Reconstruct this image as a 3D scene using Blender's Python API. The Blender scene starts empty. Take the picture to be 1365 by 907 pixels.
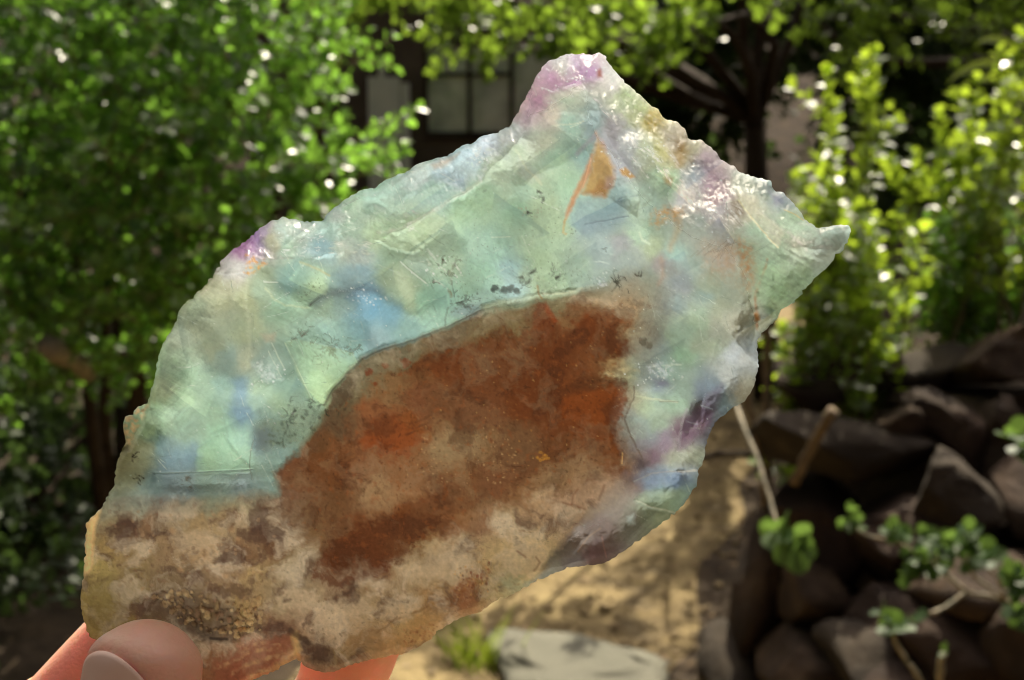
import bpy, bmesh, math, random
import numpy as np
from mathutils import Vector, Matrix, noise as mnoise
from mathutils.geometry import delaunay_2d_cdt

random.seed(7)
R = np.random.RandomState(11)
SC = bpy.context.scene
COL = SC.collection

# ------------------------------------------------------------------ camera
F = 1778.0                      # focal length in photo pixels (photo is 1365 x 907)
PITCH = math.radians(9.0)
CAM = Vector((0, 0, 1.15))
STONE_D = 0.235
cd = bpy.data.cameras.new('camera')
cam = bpy.data.objects.new('camera', cd); COL.objects.link(cam)
cam.location = CAM
cam.rotation_euler = (math.pi / 2 - PITCH, 0, 0)
cd.sensor_width = 36.0
cd.lens = F / 1365.0 * 36.0
cd.clip_start = 0.01; cd.clip_end = 500
cd.dof.use_dof = True
cd.dof.focus_distance = STONE_D
cd.dof.aperture_fstop = 29.0
SC.camera = cam

# ------------------------------------------------------------------ sky, sun, exposure
SUN_EL, SUN_AZ = 50.0, 16.0       # azimuth: degrees to the right of the view direction (+Y)
w = bpy.data.worlds.new('World'); SC.world = w; w.use_nodes = True
nt = w.node_tree
sky = nt.nodes.new('ShaderNodeTexSky'); sky.sky_type = 'NISHITA'; sky.sun_disc = False
sky.sun_elevation = math.radians(SUN_EL); sky.sun_rotation = math.radians(SUN_AZ)
sky.air_density = 0.1; sky.dust_density = 10.0; sky.ozone_density = 0.0
nt.links.new(sky.outputs[0], nt.nodes['Background'].inputs[0])
nt.nodes['Background'].inputs[1].default_value = 0.11
sl = bpy.data.lights.new('sun', 'SUN'); sl.energy = 5.0; sl.angle = math.radians(0.5); sl.color = (1.0, 0.90, 0.70)
so = bpy.data.objects.new('sun', sl); COL.objects.link(so)
_e, _a = math.radians(SUN_EL), math.radians(SUN_AZ)
SUNDIR = Vector((math.sin(_a) * math.cos(_e), math.cos(_a) * math.cos(_e), math.sin(_e)))
so.rotation_euler = SUNDIR.to_track_quat('Z', 'Y').to_euler()
so.location = (3, 8, 12)
SC.view_settings.view_transform = 'Standard'; SC.view_settings.look = 'None'
SC.view_settings.exposure = 0.65; SC.view_settings.gamma = 1.0
SC.render.engine = 'CYCLES'
cy = SC.cycles
cy.use_denoising = True
cy.filter_width = 1.0
cy.max_bounces = 8; cy.diffuse_bounces = 3; cy.glossy_bounces = 3; cy.transmission_bounces = 6; cy.transparent_max_bounces = 6
cy.sample_clamp_indirect = 6.0
cy.caustics_refractive = False; cy.caustics_reflective = False

# ------------------------------------------------------------------ helpers
FWD = Vector((0, math.cos(PITCH), -math.sin(PITCH))); UP = Vector((0, math.sin(PITCH), math.cos(PITCH))); RIGHT = Vector((1, 0, 0))
def at(px, py, D):
    """world point seen at photo pixel (px, py), D metres along the view axis"""
    return CAM + FWD * D + RIGHT * ((px - 682.5) / F * D) + UP * ((453.5 - py) / F * D)
def proj(p):
    d = Vector(p) - CAM; D = d.dot(FWD)
    return 682.5 + d.dot(RIGHT) / D * F, 453.5 - d.dot(UP) / D * F, D

def tag(o, label=None, cat=None, group=None, kind=None):
    if label: o['label'] = label
    if cat: o['category'] = cat
    if group: o['group'] = group
    if kind: o['kind'] = kind
    return o
def empty(name, loc, label, cat, group=None):
    o = bpy.data.objects.new(name, None); COL.objects.link(o); o.location = loc
    o.empty_display_size = 0.05
    return tag(o, label, cat, group)
def link(name, me, mat, parent=None):
    o = bpy.data.objects.new(name, me); COL.objects.link(o)
    if mat is not None and not me.materials: me.materials.append(mat)
    if parent is not None:
        o.parent = parent
        o.matrix_local = parent.matrix_basis.inverted()
    return o

class MB:
    """collects shapes in world space; build() links them as one mesh object"""
    def __init__(s): s.v = []; s.f = []; s.c = []
    def add(s, vs, fs, tint=0.5):
        n = len(s.v); s.v.extend([tuple(p) for p in vs]); s.f.extend([tuple(i + n for i in f) for f in fs]); s.c.extend([tint] * len(vs))
    def tube(s, pts, rad, sides=6, tint=0.5, wob=0.0):
        pts = [Vector(p) for p in pts]; n = len(pts); vs = []; fs = []
        ref = Vector((0.3, 0.2, 0.93))
        for i, p in enumerate(pts):
            t = (pts[min(i + 1, n - 1)] - pts[max(i - 1, 0)]).normalized()
            a = t.cross(ref)
            if a.length < 1e-3: a = t.cross(Vector((1, 0, 0)))
            a.normalize(); b = t.cross(a)
            r = rad[i] if isinstance(rad, (list, tuple)) else rad
            for k in range(sides):
                an = 2 * math.pi * k / sides
                rr = r * (1 + wob * random.uniform(-1, 1))
                vs.append(p + (a * math.cos(an) + b * math.sin(an)) * rr)
        for i in range(n - 1):
            for k in range(sides):
                k2 = (k + 1) % sides
                fs.append((i * sides + k, i * sides + k2, (i + 1) * sides + k2, (i + 1) * sides + k))
        fs.append(tuple(range(sides - 1, -1, -1))); fs.append(tuple((n - 1) * sides + k for k in range(sides)))
        s.add(vs, fs, tint)
    def box(s, c, h, rz=0.0, tint=0.5):
        c = Vector(c); M = Matrix.Rotation(rz, 3, 'Z'); vs = []
        for x in (-1, 1):
            for y in (-1, 1):
                for z in (-1, 1): vs.append(c + M @ Vector((x * h[0], y * h[1], z * h[2])))
        s.add(vs, [(0, 1, 3, 2), (4, 6, 7, 5), (0, 4, 5, 1), (2, 3, 7, 6), (0, 2, 6, 4), (1, 5, 7, 3)], tint)
    def build(s, name, mat, parent=None, smooth=True):
        me = bpy.data.meshes.new(name); me.from_pydata(s.v, [], s.f)
        a = me.attributes.new('tint', 'FLOAT', 'POINT'); a.data.foreach_set('value', np.array(s.c, dtype=np.float32))
        if smooth: me.shade_smooth()
        me.update()
        return link(name, me, mat, parent)

# ------------------------------------------------------------------ material helpers
def newmat(name):
    m = bpy.data.materials.new(name); m.use_nodes = True
    return m, m.node_tree, m.node_tree.nodes['Principled BSDF']
def N(nt, t, **kw):
    n = nt.nodes.new(t)
    for k, v in kw.items():
        if k in n.inputs: n.inputs[k].default_value = v
        else: setattr(n, k, v)
    return n
def ramp(nt, fac, stops):
    r = nt.nodes.new('ShaderNodeValToRGB'); e = r.color_ramp.elements
    while len(e) > 1: e.remove(e[0])
    e[0].position = stops[0][0]; e[0].color = (*stops[0][1], 1)
    for p, c in stops[1:]:
        x = e.new(p); x.color = (*c, 1)
    nt.links.new(fac, r.inputs[0]); return r.outputs[0]
def bump(nt, h, strength, dist):
    b = N(nt, 'ShaderNodeBump'); b.inputs['Strength'].default_value = strength; b.inputs['Distance'].default_value = dist
    nt.links.new(h, b.inputs['Height']); return b.outputs[0]
def rough_mat(name, stops, scale, rough=0.9, bscale=None, bdist=0.01, detail=8, spec=0.3):
    m, nt, p = newmat(name)
    tc = N(nt, 'ShaderNodeTexCoord'); oi = N(nt, 'ShaderNodeNewGeometry')
    n1 = N(nt, 'ShaderNodeTexNoise', Scale=scale, Detail=float(detail), Roughness=0.65)
    nt.links.new(oi.outputs['Position'], n1.inputs['Vector'])
    nt.links.new(ramp(nt, n1.outputs[0], stops), p.inputs['Base Color'])
    n2 = N(nt, 'ShaderNodeTexNoise', Scale=bscale or scale * 4, Detail=8.0, Roughness=0.7)
    nt.links.new(oi.outputs['Position'], n2.inputs['Vector'])
    nt.links.new(bump(nt, n2.outputs[0], 0.8, bdist), p.inputs['Normal'])
    p.inputs['Roughness'].default_value = rough; p.inputs['Specular IOR Level'].default_value = spec
    return m
def leaf_mat(name, dark, mid, light, trans, tw=0.4, rough=0.32, spec=0.5):
    """dark/mid/light: leaf pigment spread from leaf to leaf ('tint' attribute); trans: colour of light through the leaf"""
    m, nt, p = newmat(name)
    at_ = N(nt, 'ShaderNodeAttribute', attribute_name='tint')
    c = ramp(nt, at_.outputs['Fac'], [(0.0, dark), (0.5, mid), (1.0, light)])
    nt.links.new(c, p.inputs['Base Color'])
    p.inputs['Roughness'].default_value = rough; p.inputs['Specular IOR Level'].default_value = spec
    t = N(nt, 'ShaderNodeBsdfTranslucent')
    mx2 = N(nt, 'ShaderNodeMix', data_type='RGBA', blend_type='MULTIPLY')
    mx2.inputs['Factor'].default_value = 0.6; mx2.inputs[6].default_value = (*trans, 1)
    g = N(nt, 'ShaderNodeMath', operation='MULTIPLY_ADD'); g.inputs[1].default_value = 0.8; g.inputs[2].default_value = 0.35
    nt.links.new(at_.outputs['Fac'], g.inputs[0])
    nt.links.new(g.outputs[0], mx2.inputs[7])
    nt.links.new(mx2.outputs[2], t.inputs['Color'])
    mix = N(nt, 'ShaderNodeMixShader'); mix.inputs[0].default_value = tw
    nt.links.new(p.outputs[0], mix.inputs[1]); nt.links.new(t.outputs[0], mix.inputs[2])
    nt.links.new(mix.outputs[0], nt.nodes['Material Output'].inputs[0])
    return m

MAT = {}
MAT['soil'] = rough_mat('soil', [(0.3, (0.030, 0.021, 0.013)), (0.55, (0.07, 0.048, 0.028)), (0.75, (0.13, 0.09, 0.05))], 14, 0.95, 60, 0.02)
MAT['bark'] = rough_mat('bark', [(0.3, (0.02, 0.014, 0.009)), (0.7, (0.065, 0.044, 0.027))], 30, 0.9, 90, 0.006)
MAT['twig'] = rough_mat('twig', [(0.3, (0.10, 0.07, 0.04)), (0.7, (0.26, 0.19, 0.11))], 60, 0.8, 200, 0.002)
MAT['pale_stem'] = rough_mat('pale_stem', [(0.35, (0.14, 0.14, 0.10)), (0.65, (0.36, 0.30, 0.20))], 50, 0.7, 200, 0.002)
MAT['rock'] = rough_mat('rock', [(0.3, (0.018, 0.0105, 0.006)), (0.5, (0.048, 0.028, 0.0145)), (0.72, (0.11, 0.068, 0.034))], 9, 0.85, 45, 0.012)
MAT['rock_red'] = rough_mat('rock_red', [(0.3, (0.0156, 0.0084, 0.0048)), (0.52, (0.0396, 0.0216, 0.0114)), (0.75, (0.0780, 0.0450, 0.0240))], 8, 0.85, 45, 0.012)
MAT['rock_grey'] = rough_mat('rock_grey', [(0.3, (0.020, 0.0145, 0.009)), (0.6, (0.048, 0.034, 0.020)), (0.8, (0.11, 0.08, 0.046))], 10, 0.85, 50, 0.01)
MAT['paver'] = rough_mat('paver', [(0.2, (0.13, 0.13, 0.10)), (0.6, (0.18, 0.175, 0.135)), (0.9, (0.23, 0.22, 0.17))], 9, 0.85, 80, 0.006)
MAT['pebble'] = rough_mat('pebble', [(0.3, (0.16, 0.12, 0.07)), (0.6, (0.36, 0.27, 0.15)), (0.8, (0.5, 0.42, 0.28))], 20, 0.85, 90, 0.004)
MAT['leaf_bush'] = leaf_mat('leaf_bush', (0.024, 0.06, 0.012), (0.07, 0.145, 0.026), (0.14, 0.235, 0.045), (0.36, 0.72, 0.08), 0.45, 0.32, 1.0)
MAT['leaf_right'] = leaf_mat('leaf_right', (0.03, 0.07, 0.012), (0.065, 0.135, 0.022), (0.12, 0.20, 0.035), (0.52, 0.72, 0.05), 0.46, 0.34, 1.0)
MAT['leaf_tree'] = leaf_mat('leaf_tree', (0.016, 0.036, 0.010), (0.045, 0.09, 0.02), (0.09, 0.15, 0.03), (0.40, 0.62, 0.06), 0.42, 0.36, 0.5)
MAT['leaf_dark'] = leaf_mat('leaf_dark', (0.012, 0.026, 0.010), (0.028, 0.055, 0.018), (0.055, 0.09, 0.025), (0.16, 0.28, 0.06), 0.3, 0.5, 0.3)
MAT['leaf_succ'] = leaf_mat('leaf_succ', (0.016, 0.042, 0.014), (0.036, 0.08, 0.023), (0.07, 0.12, 0.035), (0.20, 0.34, 0.06), 0.35, 0.5, 0.25)
MAT['leaf_strap'] = leaf_mat('leaf_strap', (0.05, 0.11, 0.02), (0.10, 0.17, 0.03), (0.16, 0.22, 0.04), (0.55, 0.70, 0.06), 0.4, 0.35, 0.5)
MAT['litter'] = leaf_mat('litter', (0.05, 0.03, 0.015), (0.16, 0.10, 0.045), (0.30, 0.21, 0.11), (0.30, 0.18, 0.07), 0.2, 0.7, 0.2)
MAT['wood_dark'] = rough_mat('wood_dark', [(0.3, (0.016, 0.012, 0.009)), (0.7, (0.05, 0.036, 0.026))], 25, 0.8, 80, 0.003)
MAT['render_wall'] = rough_mat('render_wall', [(0.3, (0.08, 0.066, 0.052)), (0.7, (0.16, 0.135, 0.105))], 6, 0.9, 60, 0.006)
MAT['roof_sheet'] = rough_mat('roof_sheet', [(0.3, (0.06, 0.05, 0.045)), (0.7, (0.12, 0.10, 0.09))], 6, 0.7, 60, 0.004)
MAT['pale_paint'] = rough_mat('pale_paint', [(0.3, (0.62, 0.70, 0.66)), (0.7, (0.78, 0.82, 0.78))], 12, 0.6, 60, 0.002)
def pane_mat():
    m, nt, p = newmat('sky_tint_pane')
    g = N(nt, 'ShaderNodeNewGeometry'); n1 = N(nt, 'ShaderNodeTexNoise', Scale=9.0, Detail=6.0)
    nt.links.new(g.outputs['Position'], n1.inputs['Vector'])
    nt.links.new(ramp(nt, n1.outputs[0], [(0.3, (0.36, 0.40, 0.41)), (0.5, (0.62, 0.67, 0.67)), (0.7, (0.80, 0.84, 0.84))]), p.inputs['Base Color'])  # pale sky reflection in the glass put into the base colour
    p.inputs['Roughness'].default_value = 0.15; p.inputs['IOR'].default_value = 2.3
    return m
MAT['pane'] = pane_mat()
# ------------------------------------------------------------------ setting: ground, path, shed
def sstep(a, b, x):
    t = min(1.0, max(0.0, (x - a) / (b - a))); return t * t * (3 - 2 * t)
def xr(y): return 0.36 + 0.29 * (y - 2.6)
def ground_z(x, y):
    s1 = (x - 0.48) * 0.9 + (y - 2.48) * 0.44
    z1 = -0.30 + 2.3 * s1; z2 = 1.5 * (x - xr(y)) - 0.02
    z = min(0.62, max(0.0, min(z1, z2)))
    z += 0.10 * sstep(2.9, 5.0, y) * sstep(0.9, 1.6, x)
    z += 0.25 * sstep(-0.35, -1.0, x) * sstep(1.2, 2.2, y)
    z += max(0.0, y - 8.2) * 0.62 * sstep(8.0, 9.5, y)
    n = mnoise.fractal(Vector((x * 2.2, y * 2.2, 0.3)), 1.0, 2.0, 5) * 0.018
    return z + n
def build_ground():
    xs = np.unique(np.concatenate([np.linspace(-40, -2, 30), np.linspace(-2, 2.6, 116), np.linspace(2.6, 40, 30)]))
    ys = np.unique(np.concatenate([np.linspace(-30, 0.6, 22), np.linspace(0.6, 6, 136), np.linspace(6, 16, 50), np.linspace(16, 60, 12)]))
    vs = []; fs = []; nx = len(xs)
    for y in ys:
        for x in xs: vs.append((x, y, ground_z(x, min(y, 17.0))))
    for j in range(len(ys) - 1):
        for i in range(nx - 1): fs.append((j * nx + i, j * nx + i + 1, (j + 1) * nx + i + 1, (j + 1) * nx + i))
    m = MB(); m.add(vs, fs); o = m.build('ground', MAT['soil']); tag(o, kind='structure')
    # sandy path, a sheet laid on the soil
    m, nt, p = newmat('sand')
    g = N(nt, 'ShaderNodeNewGeometry')
    n1 = N(nt, 'ShaderNodeTexNoise', Scale=5.0, Detail=9.0, Roughness=0.7); nt.links.new(g.outputs['Position'], n1.inputs['Vector'])
    nt.links.new(ramp(nt, n1.outputs[0], [(0.32, (0.08, 0.058, 0.028)), (0.5, (0.22, 0.16, 0.07)), (0.68, (0.36, 0.275, 0.125))]), p.inputs['Base Color'])
    n2 = N(nt, 'ShaderNodeTexNoise', Scale=70.0, Detail=6.0); nt.links.new(g.outputs['Position'], n2.inputs['Vector'])
    nt.links.new(bump(nt, n2.outputs[0], 0.9, 0.015), p.inputs['Normal']); p.inputs['Roughness'].default_value = 0.95
    b = MB(); ny = 220; nw = 30; vs = []; fs = []
    for j in range(ny + 1):
        y = -3.0 + 11.0 * j / ny  # near end runs unseen under the camera, added to bounce warm light
        l = -0.42 + 0.06 * math.sin(y * 2.1) + 0.10 * (y - 2.6); r = (xr(y) if y > 2.6 else 0.36 + (2.6 - y) * 0.42) - 0.06 + 0.03 * math.sin(y * 7)
        for i in range(nw + 1):
            x = l + (r - l) * i / nw; vs.append((x, y, ground_z(x, y) + 0.004 + 0.006 * mnoise.fractal(Vector((x * 11, y * 11, 2)), 1, 2, 3)))
    for j in range(ny):
        for i in range(nw): fs.append((j * (nw + 1) + i, j * (nw + 1) + i + 1, (j + 1) * (nw + 1) + i + 1, (j + 1) * (nw + 1) + i))
    b.add(vs, fs); o = b.build('path', m); tag(o, kind='structure')
build_ground()

def rock_mesh(c, r, seed, flat=0.8, sub=4, boxy=0.8, rot=None):
    """an angular boulder: subdivided sphere pulled towards a box, cut by random planes, roughened"""
    rnd = random.Random(seed)
    bm = bmesh.new(); bmesh.ops.create_icosphere(bm, subdivisions=sub, radius=1.0)
    planes = [(Vector((rnd.gauss(0, 1), rnd.gauss(0, 1), rnd.gauss(0, 1))).normalized(), rnd.uniform(0.5, 0.85)) for _ in range(12)]
    Rm = rot or Matrix.Rotation(rnd.uniform(-0.5, 0.5), 3, 'Z') @ Matrix.Rotation(rnd.uniform(-0.25, 0.25), 3, 'Y') @ Matrix.Rotation(rnd.uniform(-0.2, 0.2), 3, 'X')
    off = Vector((seed * 3.1, seed * 1.7, 0))
    vs = []
    for v in bm.verts:
        p = v.co.copy(); q = Vector([math.copysign(abs(a) ** (1 - boxy * 0.6), a) for a in p]); p = q
        for n_, d in planes:
            e = p.dot(n_) - d
            if e > 0: p -= n_ * e
        p *= 1.12 + 0.10 * mnoise.fractal(p * 1.6 + off, 1, 2, 4) + 0.03 * mnoise.fractal(p * 7 + off, 1, 2, 3)
        p = Rm @ Vector((p.x * r[0], p.y * r[1], p.z * r[2]))
        vs.append(Vector(c) + p)
    fs = [[v.index for v in f.verts] for f in bm.faces]
    bm.free()
    return vs, fs

# dry-stone retaining wall on the right: px, py, depth, half-width px, half-height px, material
WALL = [(1085,505,2.78,58,44,'rock_red'),(1205,508,2.72,72,40,'rock_grey'),(1340,480,2.62,66,46,'rock'),(1262,575,2.56,54,44,'rock_red'),(1348,572,2.5,52,46,'rock'),(1125,605,2.50,112,46,'rock_grey'),(1275,657,2.38,66,50,'rock_grey'),(1388,668,2.3,70,56,'rock_red'),(1212,566,2.60,44,44,'rock'),(1085,695,2.52,74,48,'rock_red'),(1200,722,2.40,92,54,'rock_red'),(1320,772,2.24,104,56,'rock'),(1012,785,2.56,44,104,'rock'),(1092,792,2.40,58,48,'rock'),(1180,818,2.28,72,46,'rock_red'),(1272,868,2.14,84,56,'rock_red'),(1075,878,2.34,86,48,'rock'),(985,905,2.48,48,52,'rock_grey'),(1372,868,2.06,74,66,'rock'),(1176,898,2.18,66,46,'rock_grey'),(1430,560,2.50,74,60,'rock'),(1460,700,2.30,84,72,'rock_red'),(1415,450,2.66,60,46,'rock_grey'),(1100,970,2.24,90,60,'rock'),(1230,960,2.10,80,60,'rock_red')]
wall = empty('dry_stone_wall', at(1100, 880, 2.4), 'low retaining wall of rough dark stones in the shade beside the sandy path', 'stone wall')
bpy.context.view_layer.update()
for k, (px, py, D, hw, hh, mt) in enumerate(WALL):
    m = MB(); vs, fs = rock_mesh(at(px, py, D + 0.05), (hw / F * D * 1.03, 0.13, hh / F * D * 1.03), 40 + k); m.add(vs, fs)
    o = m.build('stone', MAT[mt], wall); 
# flat grey stepping stone in the path
m = MB(); c = at(785, 893, 2.86); c.z = 0.0
vs, fs = rock_mesh(c, (0.25, 0.19, 0.06), 5, boxy=0.8, rot=Matrix.Rotation(0.3, 3, 'Z')); m.add(vs, fs)
o = m.build('stepping_stone', MAT['paver']); tag(o, 'flat pale grey stepping stone half sunk in the sandy path', 'stone')
# loose pebbles and dry leaf litter
m = MB()
for k in range(900):
    y = random.uniform(2.2, 5.5); x = random.uniform(-0.45, xr(y) if y > 2.6 else 0.45); r = random.uniform(0.004, 0.014) * (1.6 if random.random() < 0.08 else 1)
    vs, fs = rock_mesh((x, y, ground_z(x, y) + 0.006), (r, r * random.uniform(0.7, 1.2), r * 0.7), k, sub=1); m.add(vs, fs)
o = m.build('pebbles', MAT['pebble'], smooth=False); tag(o, 'loose pebbles and grit strewn over the sandy path', 'gravel', kind='stuff')

m = MB()
for k in range(420):
    y = random.uniform(2.0, 5.0); x = random.uniform(-0.9, 0.9); z = ground_z(x, y) + 0.012; l = random.uniform(0.012, 0.035); a = random.uniform(0, 6.28)
    d = Vector((math.cos(a), math.sin(a), random.uniform(-.2, .3))); s = Vector((-math.sin(a), math.cos(a), random.uniform(-.3, .3)))
    c = Vector((x, y, z)); m.add([c, c + d * l * .5 - s * l * .28 + Vector((0, 0, .004)), c + d * l, c + d * l * .5 + s * l * .28 + Vector((0, 0, .004))], [(0, 1, 2, 3)], random.random())
o = m.build('leaf_litter', MAT['litter']); tag(o, 'dry brown leaves scattered over the path and soil', 'leaf litter', kind='stuff')

# garden shed with a window, far behind
SD = 6.3
def sx(px): return (px - 682.5) / F * SD
def sz(py): return CAM.z + (-(math.sin(PITCH)) + (453.5 - py) / F * math.cos(PITCH)) * SD
SY = SD * math.cos(PITCH) + 0.15
shed = empty('garden_shed', (sx(600), SY, 0), 'dark weathered garden shed with a paned window, half hidden by leaves', 'shed')
bpy.context.view_layer.update()
def sbox(name, x0, x1, z0, z1, y0, y1, mat, parent):
    m = MB(); m.box(((x0 + x1) / 2, (y0 + y1) / 2, (z0 + z1) / 2), ((x1 - x0) / 2, (y1 - y0) / 2, (z1 - z0) / 2)); return m.build(name, MAT[mat], parent, False)
X0, X1 = sx(330), sx(790); WX0, WX1, WZ0, WZ1 = sx(566), sx(748), sz(186), sz(58)
sbox('wall', X0, WX0, 0, 2.2, SY, SY + 1.8, 'render_wall', shed)
sbox('wall', WX1, X1, 0, 2.2, SY, SY + 1.8, 'render_wall', shed)
sbox('wall', WX0, WX1, 0, WZ0, SY, SY + 1.8, 'render_wall', shed)
sbox('wall', WX0, WX1, WZ1, 2.2, SY, SY + 1.8, 'render_wall', shed)
rf = MB(); rf.add([(X0 - .2, SY - .06, 2.15), (X1 + .2, SY - .06, 2.15), (X1 + .2, SY + 2, 2.5), (X0 - .2, SY + 2, 2.5), (X0 - .2, SY - .06, 2.2), (X1 + .2, SY - .06, 2.2), (X1 + .2, SY + 2, 2.55), (X0 - .2, SY + 2, 2.55)], [(0, 3, 2, 1), (4, 5, 6, 7), (0, 1, 5, 4), (1, 2, 6, 5), (2, 3, 7, 6), (3, 0, 4, 7)])
rf.build('roof', MAT['roof_sheet'], shed, False)
win = sbox('window', WX0, WX1, WZ0, WZ0 + 0.035, SY - 0.03, SY + 0.05, 'wood_dark', shed)
win.matrix_basis = shed.matrix_basis.inverted()
def fr(n, a, b, c, d, mt, y0=-0.02, y1=0.04):
    m = MB(); m.box(((a + b) / 2, SY + (y0 + y1) / 2, (c + d) / 2), ((b - a) / 2, (y1 - y0) / 2, (d - c) / 2))
    o = m.build(n, MAT[mt], None, False); o.parent = win; return o
t = 0.018
fr('frame', WX0, WX0 + t, WZ0 + 0.036, WZ1, 'wood_dark'); fr('frame', WX1 - t, WX1, WZ0 + 0.036, WZ1, 'wood_dark'); fr('frame', WX0 + t, WX1 - t, WZ1 - t, WZ1, 'wood_dark')
for px in (626, 682): fr('mullion', sx(px) - t / 2, sx(px) + t / 2, WZ0 + 0.036, WZ1 - t, 'wood_dark')
zr = sz(100)
cols = [(566, 626), (626, 682), (682, 748)]
for a, b in cols[:2]: fr('glazing_bar', sx(a) + t, sx(b) - t / 2 - 0.001, zr - t / 2, zr + t / 2, 'wood_dark', -0.015, 0.035)
for k, (a, b) in enumerate(cols):
    spans = [(WZ0 + 0.036, zr - t / 2), (zr + t / 2, WZ1 - t)] if k < 2 else [(WZ0 + 0.036, WZ1 - t)]
    for z0, z1 in spans: fr('pane', sx(a) + t * 0.6, sx(b) - t * 0.6, z0, z1, 'pane', 0.008, 0.014)
# pale board standing against the shed wall
bd = empty('painted_board', (sx(515), SY - 0.10, 0), 'pale green painted board with a short post on top standing by the shed', 'board')
bpy.context.view_layer.update()
sbox('panel', sx(494), sx(536), 0.3, sz(104), SY - 0.09, SY - 0.06, 'pale_paint', bd)
sbox('panel', sx(537.5), sx(548), 0.3, sz(112), SY - 0.085, SY - 0.055, 'pale_paint', bd)
sbox('post', sx(508), sx(516), sz(103.5), sz(78), SY - 0.09, SY - 0.05, 'pale_paint', bd)
# outline of the slab in photo pixels (also tells which leaves it hides)
OUT = [(640,182),(660,178),(681,167),(688,152),(707,119),(713,104),(728,84),(751,74),(773.5,71.5),(789,73),(798,70.5),(804,74),(817,92),(836.5,112.5),(855.5,128.7),(869,142),(877.5,146),(886,158),(902,162),(915,175),(917,185),(937,188),(948.7,196),(958,209.6),(968,217),(981,224),(987,230),(1011.6,238),(1027,240),(1031.7,253.5),(1034.5,256),(1045,256),(1055.5,269),(1066,281),(1072.7,292.6),(1092,304),(1109,301),(1130,300),(1134,309),(1130,324),(1118.5,338),(1106,353),(1088,369.6),(1073.6,385),(1059,404),(1050.7,408.7),(1042,413.5),(1032.6,428.7),(1016.4,445),(1009.5,455),(1011,488),(1005,514),(992.7,535),(972.6,547),(952.6,564),(942,587),(938.5,612),(931.7,628.6),(929,645),(912.7,670.6),(899,686),(869,707),(844,726),(819,744),(806,750.7),(790.6,753.6),(764,756),(737,765),(710.7,777),(682,793),(661,801),(642,815),(615,823.6),(592.5,836),(571.5,854),(558,862),(539,871),(508,877),(466,886.6),(452.6,893),(433.5,897),(414,892),(404,886.6),(395,879),(382,885),(367,894),(336,907),(305,924),(270,930),(225,912),(185,885),(140,862),(119,848.5),(108.6,818),(106.7,795),(111.5,763),(112.5,740),(114,721),(115,698),(120.5,690.6),(135,679),(143,660),(153,647),(154,626),(159.6,605),(167,591),(164,565),(167,555),(176,551.6),(184,542),(196,538),(198,532.5),(205,508),(210.6,477),(218,456),(231.6,435),(238,416),(249.6,401),(270.6,384),(284,367),(295,348),(309,334),(327,323),(337,311.5),(362,294),(370,294),(377,289),(394.6,292),(402,295),(428.6,295.5),(440,282),(461,265),(482,253.5),(503,249),(514.5,240),(539,230.6),(558,218),(583,210.6),(596.5,209),(612,197),(627,190.5),(634,188.6)]

# ------------------------------------------------------------------ plants
LV = np.array([(0,0,0),(0,.34,-.015),(0,.68,-.02),(0,1,-.05),(-.26,.34,.06),(-.36,.68,.07),(-.19,.92,.0),(.26,.34,.06),(.36,.68,.07),(.19,.92,.0)], float)
LF = [(0,1,4),(1,2,5,4),(2,3,6,5),(0,7,1),(1,7,8,2),(2,8,9,3)]
DV = np.array([(0,0,0),(-.3,.5,.05),(0,1,-.05),(.3,.5,.05)], float); DF = [(0,3,2,1)]
class Leaves:
    def __init__(s): s.p = []; s.d = []; s.n = []; s.l = []; s.w = []; s.t = []
    def add(s, p, d, n, l, w=1.0, t=None):
        d = Vector(d).normalized(); n = Vector(n); n = n - d * n.dot(d)
        if n.length < 1e-4: n = d.orthogonal()
        n.normalize()
        s.p.append(tuple(p)); s.d.append(tuple(d)); s.n.append(tuple(n)); s.l.append(l); s.w.append(w); s.t.append(random.random() if t is None else t)
    def mats(s):
        d = np.array(s.d); n = np.array(s.n); x = np.cross(d, n); l = np.array(s.l)[:, None]; w_ = np.array(s.w)[:, None]
        return np.array(s.p), x * l * w_, d * l, n * l, np.array(s.t)
def mesh_from_leaves(name, P, Xv, Yv, Zv, T, tv, tf):
    n = len(P); k = len(tv)
    V = P[:, None, :] + tv[None, :, 0:1] * Xv[:, None, :] + tv[None, :, 1:2] * Yv[:, None, :] + tv[None, :, 2:3] * Zv[:, None, :]
    V = V.reshape(-1, 3).astype(np.float32)
    sizes = np.tile(np.array([len(f) for f in tf], np.int32), n)
    li = (np.concatenate([np.array(f) for f in tf])[None, :] + (np.arange(n) * k)[:, None]).ravel().astype(np.int32)
    me = bpy.data.meshes.new(name); me.vertices.add(len(V)); me.vertices.foreach_set('co', V.ravel())
    me.loops.add(len(li)); me.loops.foreach_set('vertex_index', li)
    me.polygons.add(len(sizes)); st = np.concatenate([[0], np.cumsum(sizes)[:-1]]).astype(np.int32); me.polygons.foreach_set('loop_start', st)
    a = me.attributes.new('tint', 'FLOAT', 'POINT'); a.data.foreach_set('value', np.repeat(T, k).astype(np.float32))
    me.update(calc_edges=True); me.shade_smooth(); return me
def leaf_unit(matkey, q):
    key = 'leaf_%s_%d' % (matkey, q)
    if key not in LU:
        LU[key] = mesh_from_leaves('leaf', np.zeros((1, 3)), np.array([[1., 0, 0]]), np.array([[0, 1., 0]]), np.array([[0, 0, 1.]]), np.array([(q + 0.5) / 6]), LV, LF)
        LU[key].materials.append(MAT[matkey])
    return LU[key]
LU = {}
OUTP = np.array(OUT)
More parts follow.
